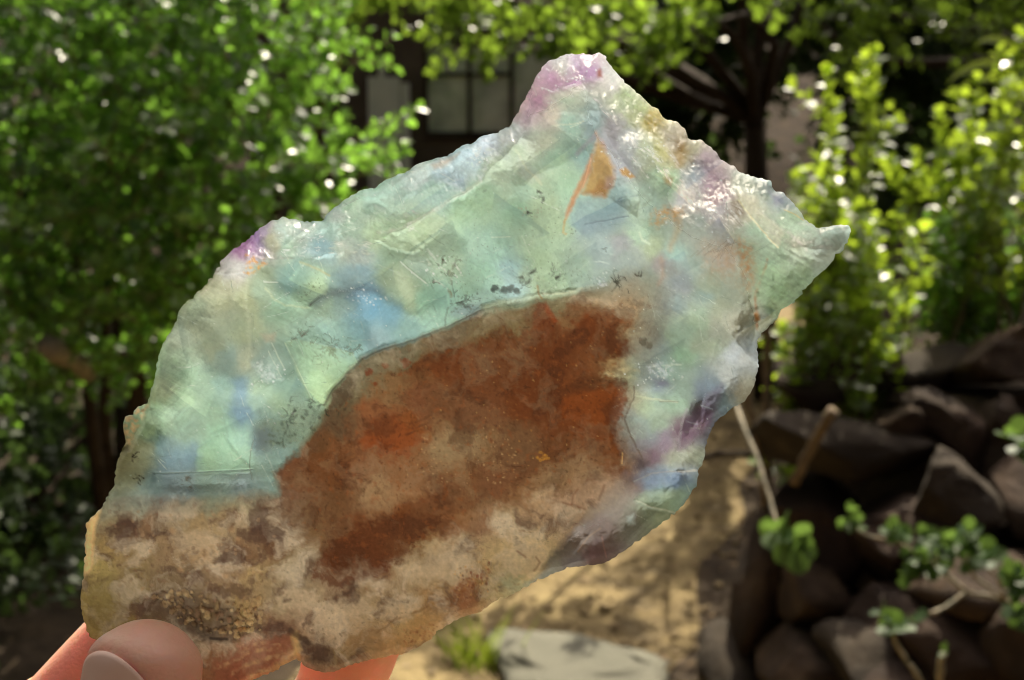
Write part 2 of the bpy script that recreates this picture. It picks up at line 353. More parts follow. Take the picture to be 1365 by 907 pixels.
def in_stone(x, y):
    c = np.zeros(x.shape, bool); q = np.roll(OUTP, -1, 0)
    for (ax, ay), (bx_, by_) in zip(OUTP, q):
        m = (ay > y) != (by_ > y); c ^= m & (x < ax + (y - ay) / ((by_ - ay) or 1e-9) * (bx_ - ax))
    return c
def plant_leaves(root, L, matkey, single, foliage='foliage', simple=False):
    """the leaves that show largest become 'leaf' parts, the rest one 'foliage' part"""
    P, Xv, Yv, Zv, T = L.mats()
    c = P + Yv * 0.5 - np.array(CAM); D = c @ np.array(FWD); px = 682.5 + c @ np.array(RIGHT) / D * F; py = 453.5 - c @ np.array(UP) / D * F
    ok = (D > 0.3) & (px > 4) & (px < 1361) & (py > 4) & (py < 903) & ~in_stone(px, py)
    ln = np.linalg.norm(Yv, axis=1) * F / D
    # nearest leaf of each 13-pixel cell first
    cell = (np.floor(px / 13) * 1000 + np.floor(py / 13)).astype(int)
    order = np.argsort(D); seen = set(); pick = []
    for i in order:
        if not ok[i] or cell[i] in seen: continue
        seen.add(cell[i]); pick.append(i)
    pick = sorted(pick, key=lambda i: -ln[i])[:single] if single else []
    pm = np.zeros(len(P), bool); pm[pick] = True
    base = np.array(root.location)
    for i in pick:
        o = bpy.data.objects.new('leaf', leaf_unit(matkey, min(5, int(T[i] * 6)))); COL.objects.link(o); o.parent = root
        q = P[i] - base
        o.matrix_local = Matrix(((Xv[i][0], Yv[i][0], Zv[i][0], q[0]), (Xv[i][1], Yv[i][1], Zv[i][1], q[1]), (Xv[i][2], Yv[i][2], Zv[i][2], q[2]), (0, 0, 0, 1)))
    r = ~pm
    if r.any():
        me = mesh_from_leaves(foliage, P[r] - base, Xv[r], Yv[r], Zv[r], T[r], DV if simple else LV, DF if simple else LF)
        me.materials.append(MAT[matkey]); o = bpy.data.objects.new(foliage, me); COL.objects.link(o); o.parent = root; o['kind'] = 'stuff'
def rv(s=1.0): return Vector((random.gauss(0, s), random.gauss(0, s), random.gauss(0, s)))
def twig(L, S, p, d, length, leaf, pairs, droop=0.0, stem=0.0016, tint=None, wid=1.0):
    """a short stem with opposite pairs of leaves, the last pair at the tip"""
    p = Vector(p); d = Vector(d).normalized(); a = d.orthogonal().normalized(); a.rotate(Matrix.Rotation(random.uniform(0, 6.28), 3, d))
    pts = [p.copy()]; q = p.copy()
    for k in range(pairs):
        q = q + d * (length / pairs); d = (d + rv(0.07) + Vector((0, 0, -droop))).normalized(); pts.append(q.copy())
        b = d.cross(a).normalized(); side = a if k % 2 else b
        sp = 0.9 if k < pairs - 1 else 0.35
        for s in (-1, 1):
            ld = (d * random.uniform(0.35, 0.8) + side * s * sp + rv(0.18)).normalized()
            sz_ = leaf * random.uniform(0.65, 1.15)
            L.add(q, ld, d + rv(0.25) + Vector((0, 0, 0.35)), sz_, wid * random.uniform(0.85, 1.15), tint if tint is None else min(0.99, max(0.0, random.gauss(tint, 0.2))))
    if S is not None: S.tube(pts, [stem * (1 - 0.5 * i / len(pts)) for i in range(len(pts))], 4)
def crown(L, S, blobs, dens, leaf, length, pairs, up=0.5, tint=None, wid=1.0, shell=0.4, droop=0.0, flat=1.0):
    for (c, r) in blobs:
        for k in range(int(dens * r * r)):
            o = rv(); o.normalize(); rr = r * (shell + (1 - shell) * random.random() ** 0.6)
            p = Vector(c) + Vector((o.x * rr, o.y * rr, o.z * rr * flat))
            d = o * 0.8 + Vector((0, 0, up)) + rv(0.35)
            twig(L, S, p - d.normalized() * length * 0.5, d, length * random.uniform(0.6, 1.2), leaf, pairs, droop, tint=tint, wid=wid)
def limbs(M, base, targets, r0, seg=6, wob=0.06, bend=0.35):
    for t in targets:
        b = Vector(base); t = Vector(t); mid = b.lerp(t, 0.5) + Vector((0, 0, (t - b).length * bend * 0.3)) + rv(wob)
        pts = []
        for k in range(seg + 1):
            u = k / seg; pts.append(b * (1 - u) ** 2 + mid * 2 * u * (1 - u) + t * u * u + rv(0.006))
        M.tube(pts, [r0 * (1 - 0.8 * k / seg) for k in range(seg + 1)], 7, wob=0.12)

# --- big glossy bush on the left
c = at(150, 560, 2.8); base = Vector((c.x, c.y, ground_z(c.x, c.y)))
bush = empty('leafy_bush', base, 'big glossy small-leaved bush filling the upper left behind the crystal', 'bush')
bl = [(at(px, py, D), r) for px, py, D, r in ((60,60,2.3,.30),(200,30,2.25,.28),(330,50,2.3,.25),(400,55,2.45,.14),(90,200,2.2,.28),(250,170,2.12,.25),(370,210,2.2,.21),(438,232,2.3,.09),(60,330,2.2,.22),(200,320,2.2,.22),(310,330,2.3,.17),(120,410,2.35,.17),(250,420,2.45,.16),(-90,150,2.3,.40),(150,-130,2.4,.35),(370,-110,2.5,.26),(20,440,2.3,.14),(400,300,2.4,.12))]
L = Leaves(); S = MB(); T_ = MB()
crown(L, S, bl, 1650, 0.0235, 0.075, 5, 0.45, wid=1.05)
for (px, py, D) in ((555,148,2.35),(540,165,2.3),(520,190,2.3)):
    e = at(px, py, D); s0 = at(px - 70, py + 22, D); twig(L, S, s0, e - s0, (e - s0).length, 0.022, 7, tint=0.8)
limbs(T_, base, [b[0] + Vector((0, 0.15, 0)) for b in bl[:9]], 0.02)
plant_leaves(bush, L, 'leaf_bush', 300)
S.build('twigs', MAT['twig'], bush)['kind'] = 'stuff'; T_.build('trunk', MAT['bark'], bush)
m = MB(); e = at(72, 466, 2.1); m.tube([at(120, 500, 2.3), at(95, 480, 2.2), e, e + (e - at(95, 480, 2.2)) * 0.3], [0.016, 0.017, 0.019, 0.019], 8, wob=0.1); m.build('cut_branch', MAT['pale_stem'], bush)

# --- shaded undergrowth below the bush
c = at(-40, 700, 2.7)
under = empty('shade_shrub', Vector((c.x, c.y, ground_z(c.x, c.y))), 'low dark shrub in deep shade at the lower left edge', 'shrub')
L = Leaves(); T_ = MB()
bl = [(at(px, py, D), r) for px, py, D, r in ((-60,640,2.75,.26),(60,700,2.85,.2),(40,560,3.0,.24),(-150,500,2.9,.35),(150,620,3.2,.26),(120,760,3.0,.16),(180,500,3.3,.3),(330,560,3.4,.3),(-40,800,2.7,.2),(10,840,2.35,.2),(-70,740,2.4,.2),(70,780,2.6,.16),(40,500,3.0,.28),(190,480,3.05,.28),(330,440,3.1,.28),(100,610,2.9,.22),(-60,560,2.6,.2))]  # includes dark fill added for the black shade below the bush
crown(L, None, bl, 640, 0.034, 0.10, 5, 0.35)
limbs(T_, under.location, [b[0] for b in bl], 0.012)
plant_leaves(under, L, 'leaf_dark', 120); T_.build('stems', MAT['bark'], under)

# --- shoots on the raised bed to the right
def shoots(name, label, bases, tops, D, leaf, matkey, single, tint, pairs_len=0.021, side=5, wid=1.1, group=None):
    c = at(*bases[0], D); root = empty(name, Vector((c.x, c.y, ground_z(c.x, c.y))), label, 'shrub', group)
    L = Leaves(); S = MB(); T_ = MB()
    for k, (px, py) in enumerate(tops):
        bpx, bpy_ = bases[k % len(bases)]; dd = D + random.uniform(-0.12, 0.22)
        b = at(bpx + random.uniform(-12, 12), bpy_, dd); b.z = ground_z(b.x, b.y) - 0.01
        t = at(px, py, dd - random.uniform(0, 0.12)); H_ = (t - b).length
        mid = b.lerp(t, 0.5) + Vector((random.gauss(0, 0.02), random.gauss(0, 0.02), 0.04)); pts = []
        n = max(8, int(H_ / 0.03))
        for j in range(n + 1):
            u = j / n; pts.append(b * (1 - u) ** 2 + mid * 2 * u * (1 - u) + t * u * u + rv(0.002))
        T_.tube(pts, [0.0055 * (1 - 0.75 * j / n) for j in range(n + 1)], 5)
        for j in range(int(n * 0.25), n):
            d = pts[j + 1] - pts[j]; twig(L, None, pts[j], d, d.length * 1.2, leaf, 2, tint=tint, wid=wid)
            if j % max(1, n // (side + 1)) == 0 and j < n * 0.9:
                o = rv(); o.z = abs(o.z) * 0.8 + 0.6; twig(L, S, pts[j], o, random.uniform(0.06, 0.11), leaf, 5, tint=tint, wid=wid)
        twig(L, None, t, pts[-1] - pts[-3], 0.02, leaf * 0.8, 2, tint=tint, wid=wid)
    plant_leaves(root, L, matkey, single)
    if S.v: S.build('twigs', MAT['twig'], root)['kind'] = 'stuff'
    T_.build('stems', MAT['twig'], root)
    return root
shoots('upright_shrub', 'slender shrub with two tall leafy shoots right of the crystal point', [(1128,445),(1150,440)], [(1103,112),(1112,150),(1150,92),(1166,78),(1160,140),(1095,220),(1070,255)], 2.95, 0.033, 'leaf_right', 150, 0.55, side=4)
shoots('tall_shrub', 'tall bright green shrub at the right edge of the picture', [(1290,455),(1330,450),(1260,455),(1360,450)], [(1192,226),(1222,214),(1250,165),(1276,142),(1302,118),(1332,86),(1356,58),(1372,120),(1292,200),(1243,255),(1343,165),(1395,80),(1318,235),(1270,215),(1362,210)], 3.0, 0.034, 'leaf_right', 220, 0.5)
shoots('low_shrub', 'low yellow-green shrub on the wall just under the crystal point', [(1100,462),(1140,462),(1180,460),(1080,458)], [(1062,255),(1085,275),(1112,262),(1138,290),(1165,305),(1192,300),(1216,322),(1082,340),(1130,355),(1172,375),(1098,400),(1065,418),(1232,372),(1150,420),(1206,400),(1112,320),(1045,455)], 2.78, 0.033, 'leaf_right', 220, 0.75, side=4)
shoots('dark_shrub', 'darker green shrub between the yellow-green one and the right edge', [(1310,462),(1270,465),(1345,460)], [(1262,300),(1300,290),(1342,282),(1282,350),(1322,345),(1362,330),(1250,395),(1300,410),(1352,400),(1235,440),(1330,440),(1390,360)], 3.05, 0.031, 'leaf_bush', 160, 0.5)
# strap-leaved plant arching out at the right edge
root = empty('strap_leaf_plant', at(1345, 420, 3.2), 'plant with long arching strap leaves behind the tall shrub', 'plant'); root.location.z = ground_z(root.location.x, root.location.y)
bpy.context.view_layer.update()
for (px, py, qx, qy) in ((1330,92,1262,112),(1335,112,1268,128),(1350,70,1300,60),(1400,60,1440,90),(1370,40,1390,20)):
    b = Vector(root.location); mid = at(px, py - 8, 3.15); t = at(qx, qy, 3.05); vs = []; fs = []; n = 14; sd = Vector((0.1, 0.5, 0.86)).normalized()
    for j in range(n + 1):
        u = j / n
        p = b.lerp(mid, u * 2) if u < 0.5 else mid * (1 - (u - .5) * 2) ** 2 + (mid + (mid - b).normalized() * 0.03 + (t - mid) * 0.6) * 2 * (u - .5) * 2 * (1 - (u - .5) * 2) + t * ((u - .5) * 2) ** 2
        wd_ = 0.016 * (1 - u ** 3); vs += [p - sd * wd_, p + Vector((0, 0, -0.004)), p + sd * wd_]
    for j in range(n):
        for k in (0, 1): fs.append((j * 3 + k, j * 3 + k + 1, j * 3 + k + 4, j * 3 + k + 3))
    m = MB(); m.add(vs, fs, random.uniform(0.4, 0.9)); m.build('leaf', MAT['leaf_strap'], root)

# --- succulents growing out of the wall
def succ(name, label, stems, tint=0.5):
    """stems: (list of (px,py,D), stem radius, rosette radius m or 0, leaves)"""
    root = empty(name, at(*stems[0][0][0]), label, 'succulent'); L = Leaves(); bpy.context.view_layer.update()
    for pts, sr, rr, n in stems:
        P_ = [at(*p) for p in pts]; m = MB(); Q = []; sr *= 0.72
        for k in range(len(P_) - 1):
            for j in range(4): Q.append(P_[k].lerp(P_[k + 1], j / 4) + rv(sr * 0.25))
        Q.append(P_[-1]); m.tube(Q, [sr * (1.0 + (0.35 if i % 3 == 0 else 0)) * (1 - 0.25 * i / len(Q)) for i in range(len(Q))], 7); m.build('stem', MAT['pale_stem'], root)
        if not rr: continue
        d = (P_[-1] - P_[-2]).normalized()
        for q in range(3 if rr > 0.02 else 1):
            dq = (d * 0.8 + rv(0.45 if q else 0.1) + Vector((0, -0.25, 0.25))).normalized()
            twig(L, None, P_[-1].lerp(P_[-2], 0.18 * q) - dq * rr * 0.4, dq, rr * random.uniform(1.0, 1.6), rr * random.uniform(0.62, 0.85), 3, tint=tint, wid=1.25)
    if L.p: plant_leaves(root, L, 'leaf_succ', 300)
    return root
succ('hanging_succulent', 'knotty grey succulent stem hanging with one leafy rosette at its tip', [([(975,520,2.35),(992,570,2.2),(1012,620,2.12),(1030,680,2.05),(1044,716,2.0)], 0.0050, 0.048, 12)], 0.6)
succ('sprawling_succulent', 'sprawling green succulent with grey stems over the dark stones at lower right', [
    ([(1420,850,2.0),(1340,800,1.96),(1290,790,1.93),(1240,750,1.9)], 0.0045, 0.036, 10), ([(1340,800,1.96),(1300,770,1.93),(1275,735,1.9)], 0.0035, 0.03, 9), ([(1290,790,1.93),(1262,770,1.9),(1225,745,1.88)], 0.003, 0.032, 9),
    ([(1240,750,1.9),(1200,725,1.88),(1190,712,1.86)], 0.003, 0.026, 9), ([(1200,725,1.88),(1160,715,1.88),(1135,702,1.86)], 0.0028, 0.024, 9), ([(1340,800,1.96),(1330,770,1.92),(1310,748,1.9)], 0.003, 0.034, 10),
    ([(1420,850,2.0),(1390,800,1.95),(1352,770,1.9)], 0.0035, 0.036, 10), ([(1420,850,2.0),(1385,830,1.95),(1352,812,1.9)], 0.0035, 0.034, 10), ([(1300,770,1.93),(1290,750,1.9),(1292,720,1.88)], 0.003, 0.024, 8), ([(1240,750,1.9),(1250,745,1.88),(1240,728,1.86)], 0.003, 0.028, 8),
    ([(1290,790,1.93),(1260,810,1.92),(1238,818,1.9)], 0.0045, 0, 0)], 0.45)
succ('small_succulent', 'small succulent with one round green rosette on a bent stem at the bottom', [([(1240,930,2.0),(1215,890,1.95),(1196,862,1.92),(1190,842,1.9)], 0.0045, 0.036, 10)], 0.35)
succ('budding_succulent', 'pale stubby succulent shoot with a tight round tip near the bottom edge', [([(1240,960,2.0),(1252,915,1.95),(1258,872,1.9)], 0.008, 0.015, 8)], 0.8)
succ('edge_succulent', 'succulent rosette cut off by the right edge halfway up', [([(1440,640,2.1),(1400,625,2.0),(1368,600,1.95)], 0.004, 0.040, 10)], 0.5)
# --- dry canes leaning by the wall
def cane(label, pts, r, mat='twig'):
    m = MB(); P_ = [at(*p) for p in pts]; Q = []
    for k in range(len(P_) - 1):
        for j in range(5): Q.append(P_[k].lerp(P_[k + 1], j / 5) + rv(r * 0.2))
    Q.append(P_[-1]); m.tube(Q, [r * (1.15 if i % 5 == 0 else 0.95) for i in range(len(Q))], 8)
    o = m.build('dry_cane', MAT[mat]); tag(o, label, 'cane', 'dry canes by the stone wall')
cane('upright brown dry cane just right of the crystal edge', [(1026,690,2.75),(1021,560,2.72),(1022,440,2.72),(1030,330,2.8)], 0.0095)
cane('thin slanting dry cane behind the hanging succulent', [(985,480,2.6),(1005,560,2.6),(1018,640,2.6),(1022,700,2.66)], 0.0065)
cane('short brown stick leaning with a sunlit cut end', [(1058,645,2.42),(1085,590,2.38),(1112,548,2.34)], 0.0105)
cane('thin twig lying across the sandy path behind the crystal', [(925,612,3.1),(960,604,3.0),(1000,606,2.9)], 0.0075, 'bark')
# --- grass tuft at the path edge
root = empty('grass_tuft', Vector((at(625, 905, 2.7).x, 2.75, 0.0)), 'tuft of green grass blades at the path edge under the crystal', 'grass')
bpy.context.view_layer.update()
for k in range(46):
    b = Vector(root.location) + Vector((random.gauss(0, 0.035), random.gauss(0, 0.03), 0)); h = random.uniform(0.08, 0.19); o = Vector((random.gauss(0, 0.35), random.gauss(0, 0.3), 1)).normalized(); sd = o.orthogonal().normalized(); vs = []
    for j in range(5):
        u = j / 4; p = b + o * h * u + Vector((o.x, o.y, -0.2)) * h * 0.35 * u * u; wd_ = 0.0035 * (1 - u * 0.95); vs += [p - sd * wd_, p + sd * wd_]
    m = MB(); m.add(vs, [(2 * j, 2 * j + 1, 2 * j + 3, 2 * j + 2) for j in range(4)], random.random()); m.build('blade', MAT['leaf_strap'], root)

# --- trees behind
def tree(name, label, base, blobs, trunk_r, leaf, dens, matkey, single, length, pairs, up=0.2, tint=None, simple=True, droop=0.0, lim=8, shell=0.3, group='trees behind the garden'):
    base = Vector(base); base.z = ground_z(base.x, base.y) - 0.03
    root = empty(name, base, label, 'tree', group); L = Leaves(); M = MB()
    crown(L, None, blobs, dens, leaf, length, pairs, up, tint, 1.0, shell, droop)
    top = Vector((0, 0, 0)); 
    for b, r in blobs: top += Vector(b)
    top /= len(blobs); hi = max(b[0].z for b in blobs)
    fork = base.lerp(Vector((top.x * 0.4 + base.x * 0.6, top.y * 0.4 + base.y * 0.6, hi)), 0.5)
    M.tube([base, base.lerp(fork, 0.35) + rv(0.03), base.lerp(fork, 0.7) + rv(0.03), fork], [trunk_r * 1.25, trunk_r, trunk_r * 0.9, trunk_r * 0.8], 9, wob=0.08)
    limbs(M, fork, [b for b, r in blobs[:lim]], trunk_r * 0.5, wob=0.15)
    plant_leaves(root, L, matkey, single, 'crown', simple)
    M.build('trunk', MAT['bark'], root); return root
b1 = [(at(px, py, D), r) for px, py, D, r in ((590,0,4.3,.15),(680,0,4.3,.25),(770,-10,4.1,.22),(850,10,4.0,.18),(930,5,4.0,.16),(1000,-20,4.1,.16),(640,40,4.3,.07),(735,25,4.2,.10),(800,50,4.05,.10),(870,60,4.0,.09))] + [(at(px, py, D), r) for px, py, D, r in ((1080,-200,5.2,.4),(1150,-280,4.9,.5))]
c = at(1035, 250, 5.6)
tree('broadleaf_tree', 'tree with a dark trunk and sunlit leafy branches overhanging the top of the picture', (c.x, c.y, 0), b1, 0.055, 0.042, 620, 'leaf_tree', 200, 0.14, 5, 0.0, 0.55, False, 0.10, 14, 0.2)
b2 = [(at(px, py, D), r) for px, py, D, r in ((1130,20,4.4,.18),(1200,0,4.4,.22),(1290,-20,4.4,.22),(1180,45,4.5,.10),(1260,40,4.3,.10),(1350,-10,4.4,.2),(1080,10,4.5,.12),(1250,-220,4.7,.5),(1450,-100,4.6,.5))]
c = at(1420, 250, 5.2)
tree('broadleaf_tree', 'small tree whose leafy branches reach in over the upper right corner', (c.x, c.y, 0), b2, 0.05, 0.038, 560, 'leaf_tree', 140, 0.13, 5, 0.0, 0.45, False, 0.08, 9, 0.2)
b3 = [(at(px, py, D), r) for px, py, D, r in ((470,-20,4.6,.18),(520,0,4.7,.12),(440,20,4.6,.15),(540,-30,4.8,.16),(400,-40,4.6,.3),(480,-150,4.8,.4))] + [(Vector(q), r) for q, r in (((-0.35, 5.2, 3.4), .6), ((-0.9, 5.2, 3.5), .6), ((-0.5, 5.4, 4.3), .6), ((-1.3, 5.3, 4.2), .6), ((-1.6, 5.2, 3.3), .5))]  # the high out-of-view blobs are added to shade the undergrowth
c = at(440, 320, 4.7)
tree('feathery_tree', 'loose yellow-green tree with pale twigs between the bush and the shed', (c.x, c.y, 0), b3, 0.04, 0.036, 480, 'leaf_tree', 80, 0.16, 6, 0.2, 0.7, False, 0.02, 11, 0.1)
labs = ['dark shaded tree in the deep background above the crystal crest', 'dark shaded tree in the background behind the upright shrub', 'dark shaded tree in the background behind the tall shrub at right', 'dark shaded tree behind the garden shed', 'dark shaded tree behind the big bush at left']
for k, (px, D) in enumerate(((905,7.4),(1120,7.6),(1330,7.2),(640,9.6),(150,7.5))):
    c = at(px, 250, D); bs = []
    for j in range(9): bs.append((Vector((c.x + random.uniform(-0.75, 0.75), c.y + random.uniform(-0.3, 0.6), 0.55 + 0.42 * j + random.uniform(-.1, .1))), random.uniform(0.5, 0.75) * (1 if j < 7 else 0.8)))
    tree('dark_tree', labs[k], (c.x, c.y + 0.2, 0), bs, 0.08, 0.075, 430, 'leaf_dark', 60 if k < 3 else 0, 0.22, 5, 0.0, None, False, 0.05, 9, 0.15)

# ------------------------------------------------------------------ the fluorite slab
def vnoise(x, y, seed=0):
    """smooth 2-D gradient noise, about -1..1, vectorised"""
    xi = np.floor(x).astype(np.int64); yi = np.floor(y).astype(np.int64)
    xf = x - xi; yf = y - yi
    u = xf * xf * xf * (xf * (xf * 6 - 15) + 10); v = yf * yf * yf * (yf * (yf * 6 - 15) + 10)
    def g(ix, iy):
        h = (ix * 374761393 + iy * 668265263 + seed * 982451653) & 0x7fffffff
        h = ((h ^ (h >> 13)) * 1274126177) & 0x7fffffff
        a = (h & 0xffff) / 65536.0 * 2 * math.pi
        return np.cos(a), np.sin(a)
    def d(ix, iy, fx, fy):
        c, s_ = g(ix, iy); return c * fx + s_ * fy
    n00 = d(xi, yi, xf, yf); n10 = d(xi + 1, yi, xf - 1, yf); n01 = d(xi, yi + 1, xf, yf - 1); n11 = d(xi + 1, yi + 1, xf - 1, yf - 1)
    return ((n00 * (1 - u) + n10 * u) * (1 - v) + (n01 * (1 - u) + n11 * u) * v) * 1.5
def fbm(x, y, scale, oct=4, seed=0, gain=0.5):
    t = 0; a = 1.0; f = 1.0 / scale; s_ = 0
    for o in range(oct):
        t = t + a * vnoise(x * f + o * 17.3, y * f - o * 9.1, seed + o); s_ += a; a *= gain; f *= 2.03
    return t / s_
def voro(x, y, scale, seed=0, jitter=0.9):
    """nearest-cell id hash triple (0..1), offsets to the cell centre, and F2-F1 edge distance (in px)"""
    xs = x / scale; ys = y / scale; xi = np.floor(xs).astype(np.int64); yi = np.floor(ys).astype(np.int64)
    b1 = np.full(x.shape, 1e9); b2 = b1.copy(); h0 = np.zeros(x.shape, np.int64); ox = np.zeros(x.shape); oy = np.zeros(x.shape)
    for dx in (-1, 0, 1):
        for dy in (-1, 0, 1):
            cx = xi + dx; cy_ = yi + dy
            h = (cx * 73856093 ^ cy_ * 19349663 ^ seed * 83492791) & 0x7fffffff
            h = ((h ^ (h >> 15)) * 2246822519) & 0x7fffffff
            px = cx + 0.5 + ((h & 0xff) / 255.0 - 0.5) * jitter; py = cy_ + 0.5 + (((h >> 8) & 0xff) / 255.0 - 0.5) * jitter
            d = (xs - px) ** 2 + (ys - py) ** 2
            m1 = d < b1; m2 = (~m1) & (d < b2)
            b2 = np.where(m1, b1, np.where(m2, d, b2)); b1 = np.where(m1, d, b1)
            h0 = np.where(m1, h, h0); ox = np.where(m1, xs - px, ox); oy = np.where(m1, ys - py, oy)
    r1 = ((h0 >> 3) & 0x3ff) / 1023.0; r2 = ((h0 >> 11) & 0x3ff) / 1023.0; r3 = ((h0 >> 17) & 0x3ff) / 1023.0
    return r1, r2, r3, ox * scale, oy * scale, (np.sqrt(b2) - np.sqrt(b1)) * scale

def tri(x, y, scale, seed=0, rot=0.0, asp=1.0):
    """continuous field of flat triangular facets (piecewise linear, -1..1)"""
    u = (x * math.cos(rot) + y * math.sin(rot)) / scale / asp; v = (-x * math.sin(rot) + y * math.cos(rot)) / scale
    s_ = (u + v) * 0.366; a = u + s_; b = v + s_
    i = np.floor(a).astype(np.int64); j = np.floor(b).astype(np.int64); fu = a - i; fv = b - j
    def h(p, q):
        k = (p * 374761393 + q * 668265263 + seed * 974634777) & 0x7fffffff
        k = ((k ^ (k >> 13)) * 1274126177) & 0x7fffffff
        return ((k >> 7) & 0xffff) / 32768.0 - 1.0
    h00 = h(i, j); h11 = h(i + 1, j + 1)
    return np.where(fu > fv, h00 * (1 - fu) + h(i + 1, j) * (fu - fv) + h11 * fv, h00 * (1 - fv) + h(i, j + 1) * (fv - fu) + h11 * fu)

SAMPLES = """750,85,190,185,175;770,85,200,180,190;700,150,185,165,165;740,108,185,145,165;720,140,180,135,150;750,130,165,180,150;735,150,190,180,160;760,170,150,180,160;790,170,130,150,150;720,190,185,190,165;780,200,135,165,155;740,210,165,195,165;690,200,165,180,150;680,180,190,195,190;650,190,190,200,205
820,110,205,200,190;830,130,175,185,150;850,150,180,185,140;870,160,190,175,110;820,170,175,170,170;840,190,185,185,180;815,190,165,160,165;860,200,185,190,160;880,200,190,185,130;900,190,195,185,165;830,215,160,160,165;930,200,170,165,140;940,215,185,165,165;945,240,165,140,145;930,230,165,170,165;955,260,175,150,150;905,200,170,150,110;890,240,160,180,150;920,260,190,185,180;960,280,195,185,180;980,280,150,135,115;1000,250,185,190,170;1020,250,165,175,165;1040,265,160,165,160;1000,280,205,200,175;1010,300,180,200,175;1050,300,170,185,160;1090,315,175,185,165;1120,310,190,200,185;1100,335,180,185,170;1060,330,185,190,165;1040,340,160,175,145;1020,360,155,175,145;1060,370,165,180,150;1035,390,165,185,150;1030,410,175,190,155;1015,430,190,190,165;1000,340,150,165,140
960,340,160,150,135;950,330,165,160,145;930,310,165,170,155;900,340,160,190,175;930,350,150,165,150;910,380,140,145,145;890,360,150,150,140;950,380,155,165,140;940,390,140,160,150;960,410,165,170,140;900,410,130,145,140;930,430,165,185,155;960,440,165,170,150;980,430,185,185,160;980,470,195,200,200;1000,480,200,200,192;970,500,190,195,190;990,520,195,190,168;1000,460,190,195,190;940,460,160,170,140;910,470,150,185,150;880,460,130,145,140;870,450,120,130,120;900,450,150,170,145
700,260,165,190,160;720,280,170,190,150;760,250,165,195,160;740,300,170,190,150;690,280,150,180,145;660,230,170,185,155;640,260,150,180,145;620,280,160,190,150;580,260,160,185,165;560,230,175,185,175;600,230,165,180,180;630,215,185,200,200;520,260,160,180,160;500,270,155,180,160;470,275,155,175,150;450,285,165,175,165;470,300,165,190,165;520,310,180,205,170;560,310,175,195,150;500,320,185,205,165;440,310,160,185,170;430,330,150,180,180;460,330,190,200,180;480,340,165,175,165;400,310,165,175,160;380,300,170,180,165;350,310,180,165,175;360,320,160,155,120;340,320,165,135,165;320,330,160,115,150;310,350,180,175,165;315,360,195,190,180;380,330,165,185,160;300,380,165,165,130;290,400,160,165,125;280,390,165,165,130;260,410,160,170,135;330,400,175,180,135;350,370,150,165,130;350,390,145,165,135;390,360,125,155,140;385,380,118,148,137;400,400,155,185,150;370,410,140,170,140;420,380,160,185,150;260,440,160,165,130;240,450,160,170,140;280,460,145,155,125;300,480,135,155,140;330,440,170,180,140;330,480,165,170,140;230,480,165,185,150;250,500,155,185,150;220,520,160,170,130;240,530,165,195,155;270,510,150,175,145;300,520,135,165,145;320,520,110,140,150;325,550,105,135,150;280,550,140,170,140;220,560,155,180,145;200,570,150,165,130;240,560,145,175,145;260,570,135,160,135;290,580,150,190,155;310,580,155,195,165;320,600,160,200,165;220,590,130,155,145;230,610,115,145,145;250,615,125,155,160;280,610,155,190,150;300,620,150,190,160;190,600,150,150,115;175,600,150,145,110;170,620,145,140,105;180,640,140,140,110;200,650,125,140,130;230,640,115,135,140;250,640,112,128,125;220,660,125,140,135;270,640,120,140,112;300,640,125,145,125;320,645,130,150,145;340,590,115,140,140;350,580,95,115,105;360,560,110,130,115
500,410,100,150,170;490,400,122,165,180;520,420,110,150,160;460,400,140,165,155;470,380,120,145,145;480,365,130,160,165;430,410,150,175,150;440,440,140,175,160;480,440,130,170,170;500,450,145,175,175;540,430,130,165,155;520,370,150,165,128;540,385,185,198,155;545,400,170,190,150;520,340,150,175,145;560,350,165,185,160;580,340,160,180,150;560,400,150,190,160;590,400,150,190,165;620,380,160,195,165;640,360,155,190,160;600,350,165,190,160;630,330,155,185,160;660,340,150,180,155;680,360,140,170,165;680,380,160,190,185;650,380,165,200,175;640,400,170,200,180;700,370,145,165,140;720,350,165,190,150;740,370,170,195,155;720,380,165,185,145;770,360,165,185,160;800,340,150,165,160;830,330,150,150,150;780,290,140,165,160;820,270,145,170,165;860,270,165,185,165;850,310,165,190,160;840,340,145,155,145;870,330,165,180,140;880,350,150,140,135;800,375,165,180,165;860,370,145,160,145;840,380,160,165,150
420,500,170,205,150;410,480,155,190,155;430,520,175,205,145;460,470,145,180,165;450,490,155,190,150;395,470,130,160,140;360,490,155,178,162;350,480,130,150,135;380,510,120,150,130;350,520,155,180,150;370,540,140,165,130;400,540,130,150,120;390,500,115,140,120;340,540,140,170,150
900,640,130,150,165;870,640,130,150,165;880,650,135,158,155;890,660,165,180,150;860,680,150,155,130;880,690,150,155,125;910,650,160,175,160;920,630,185,187,172;920,610,175,180,155;900,610,160,165,140;870,610,115,95,105;860,590,135,140,145;850,570,155,170,160;880,560,150,165,140;860,540,165,185,150;840,560,150,175,165;890,590,135,120,130;910,580,105,75,90;920,570,98,66,82;930,550,105,90,108;940,530,120,130,142;950,520,125,140,150;935,580,140,140,140;960,530,150,165,165;910,520,150,170,150;890,500,150,175,155;870,500,140,155,150;880,510,122,128,137;850,530,175,182,150;830,500,165,180,145;900,540,155,180,150;860,510,150,165,155;850,650,118,104,100;820,680,125,112,102;800,700,125,106,98;780,720,130,115,107;840,690,132,126,112;760,740,127,118,112;740,750,145,140,126;790,735,112,88,88"""
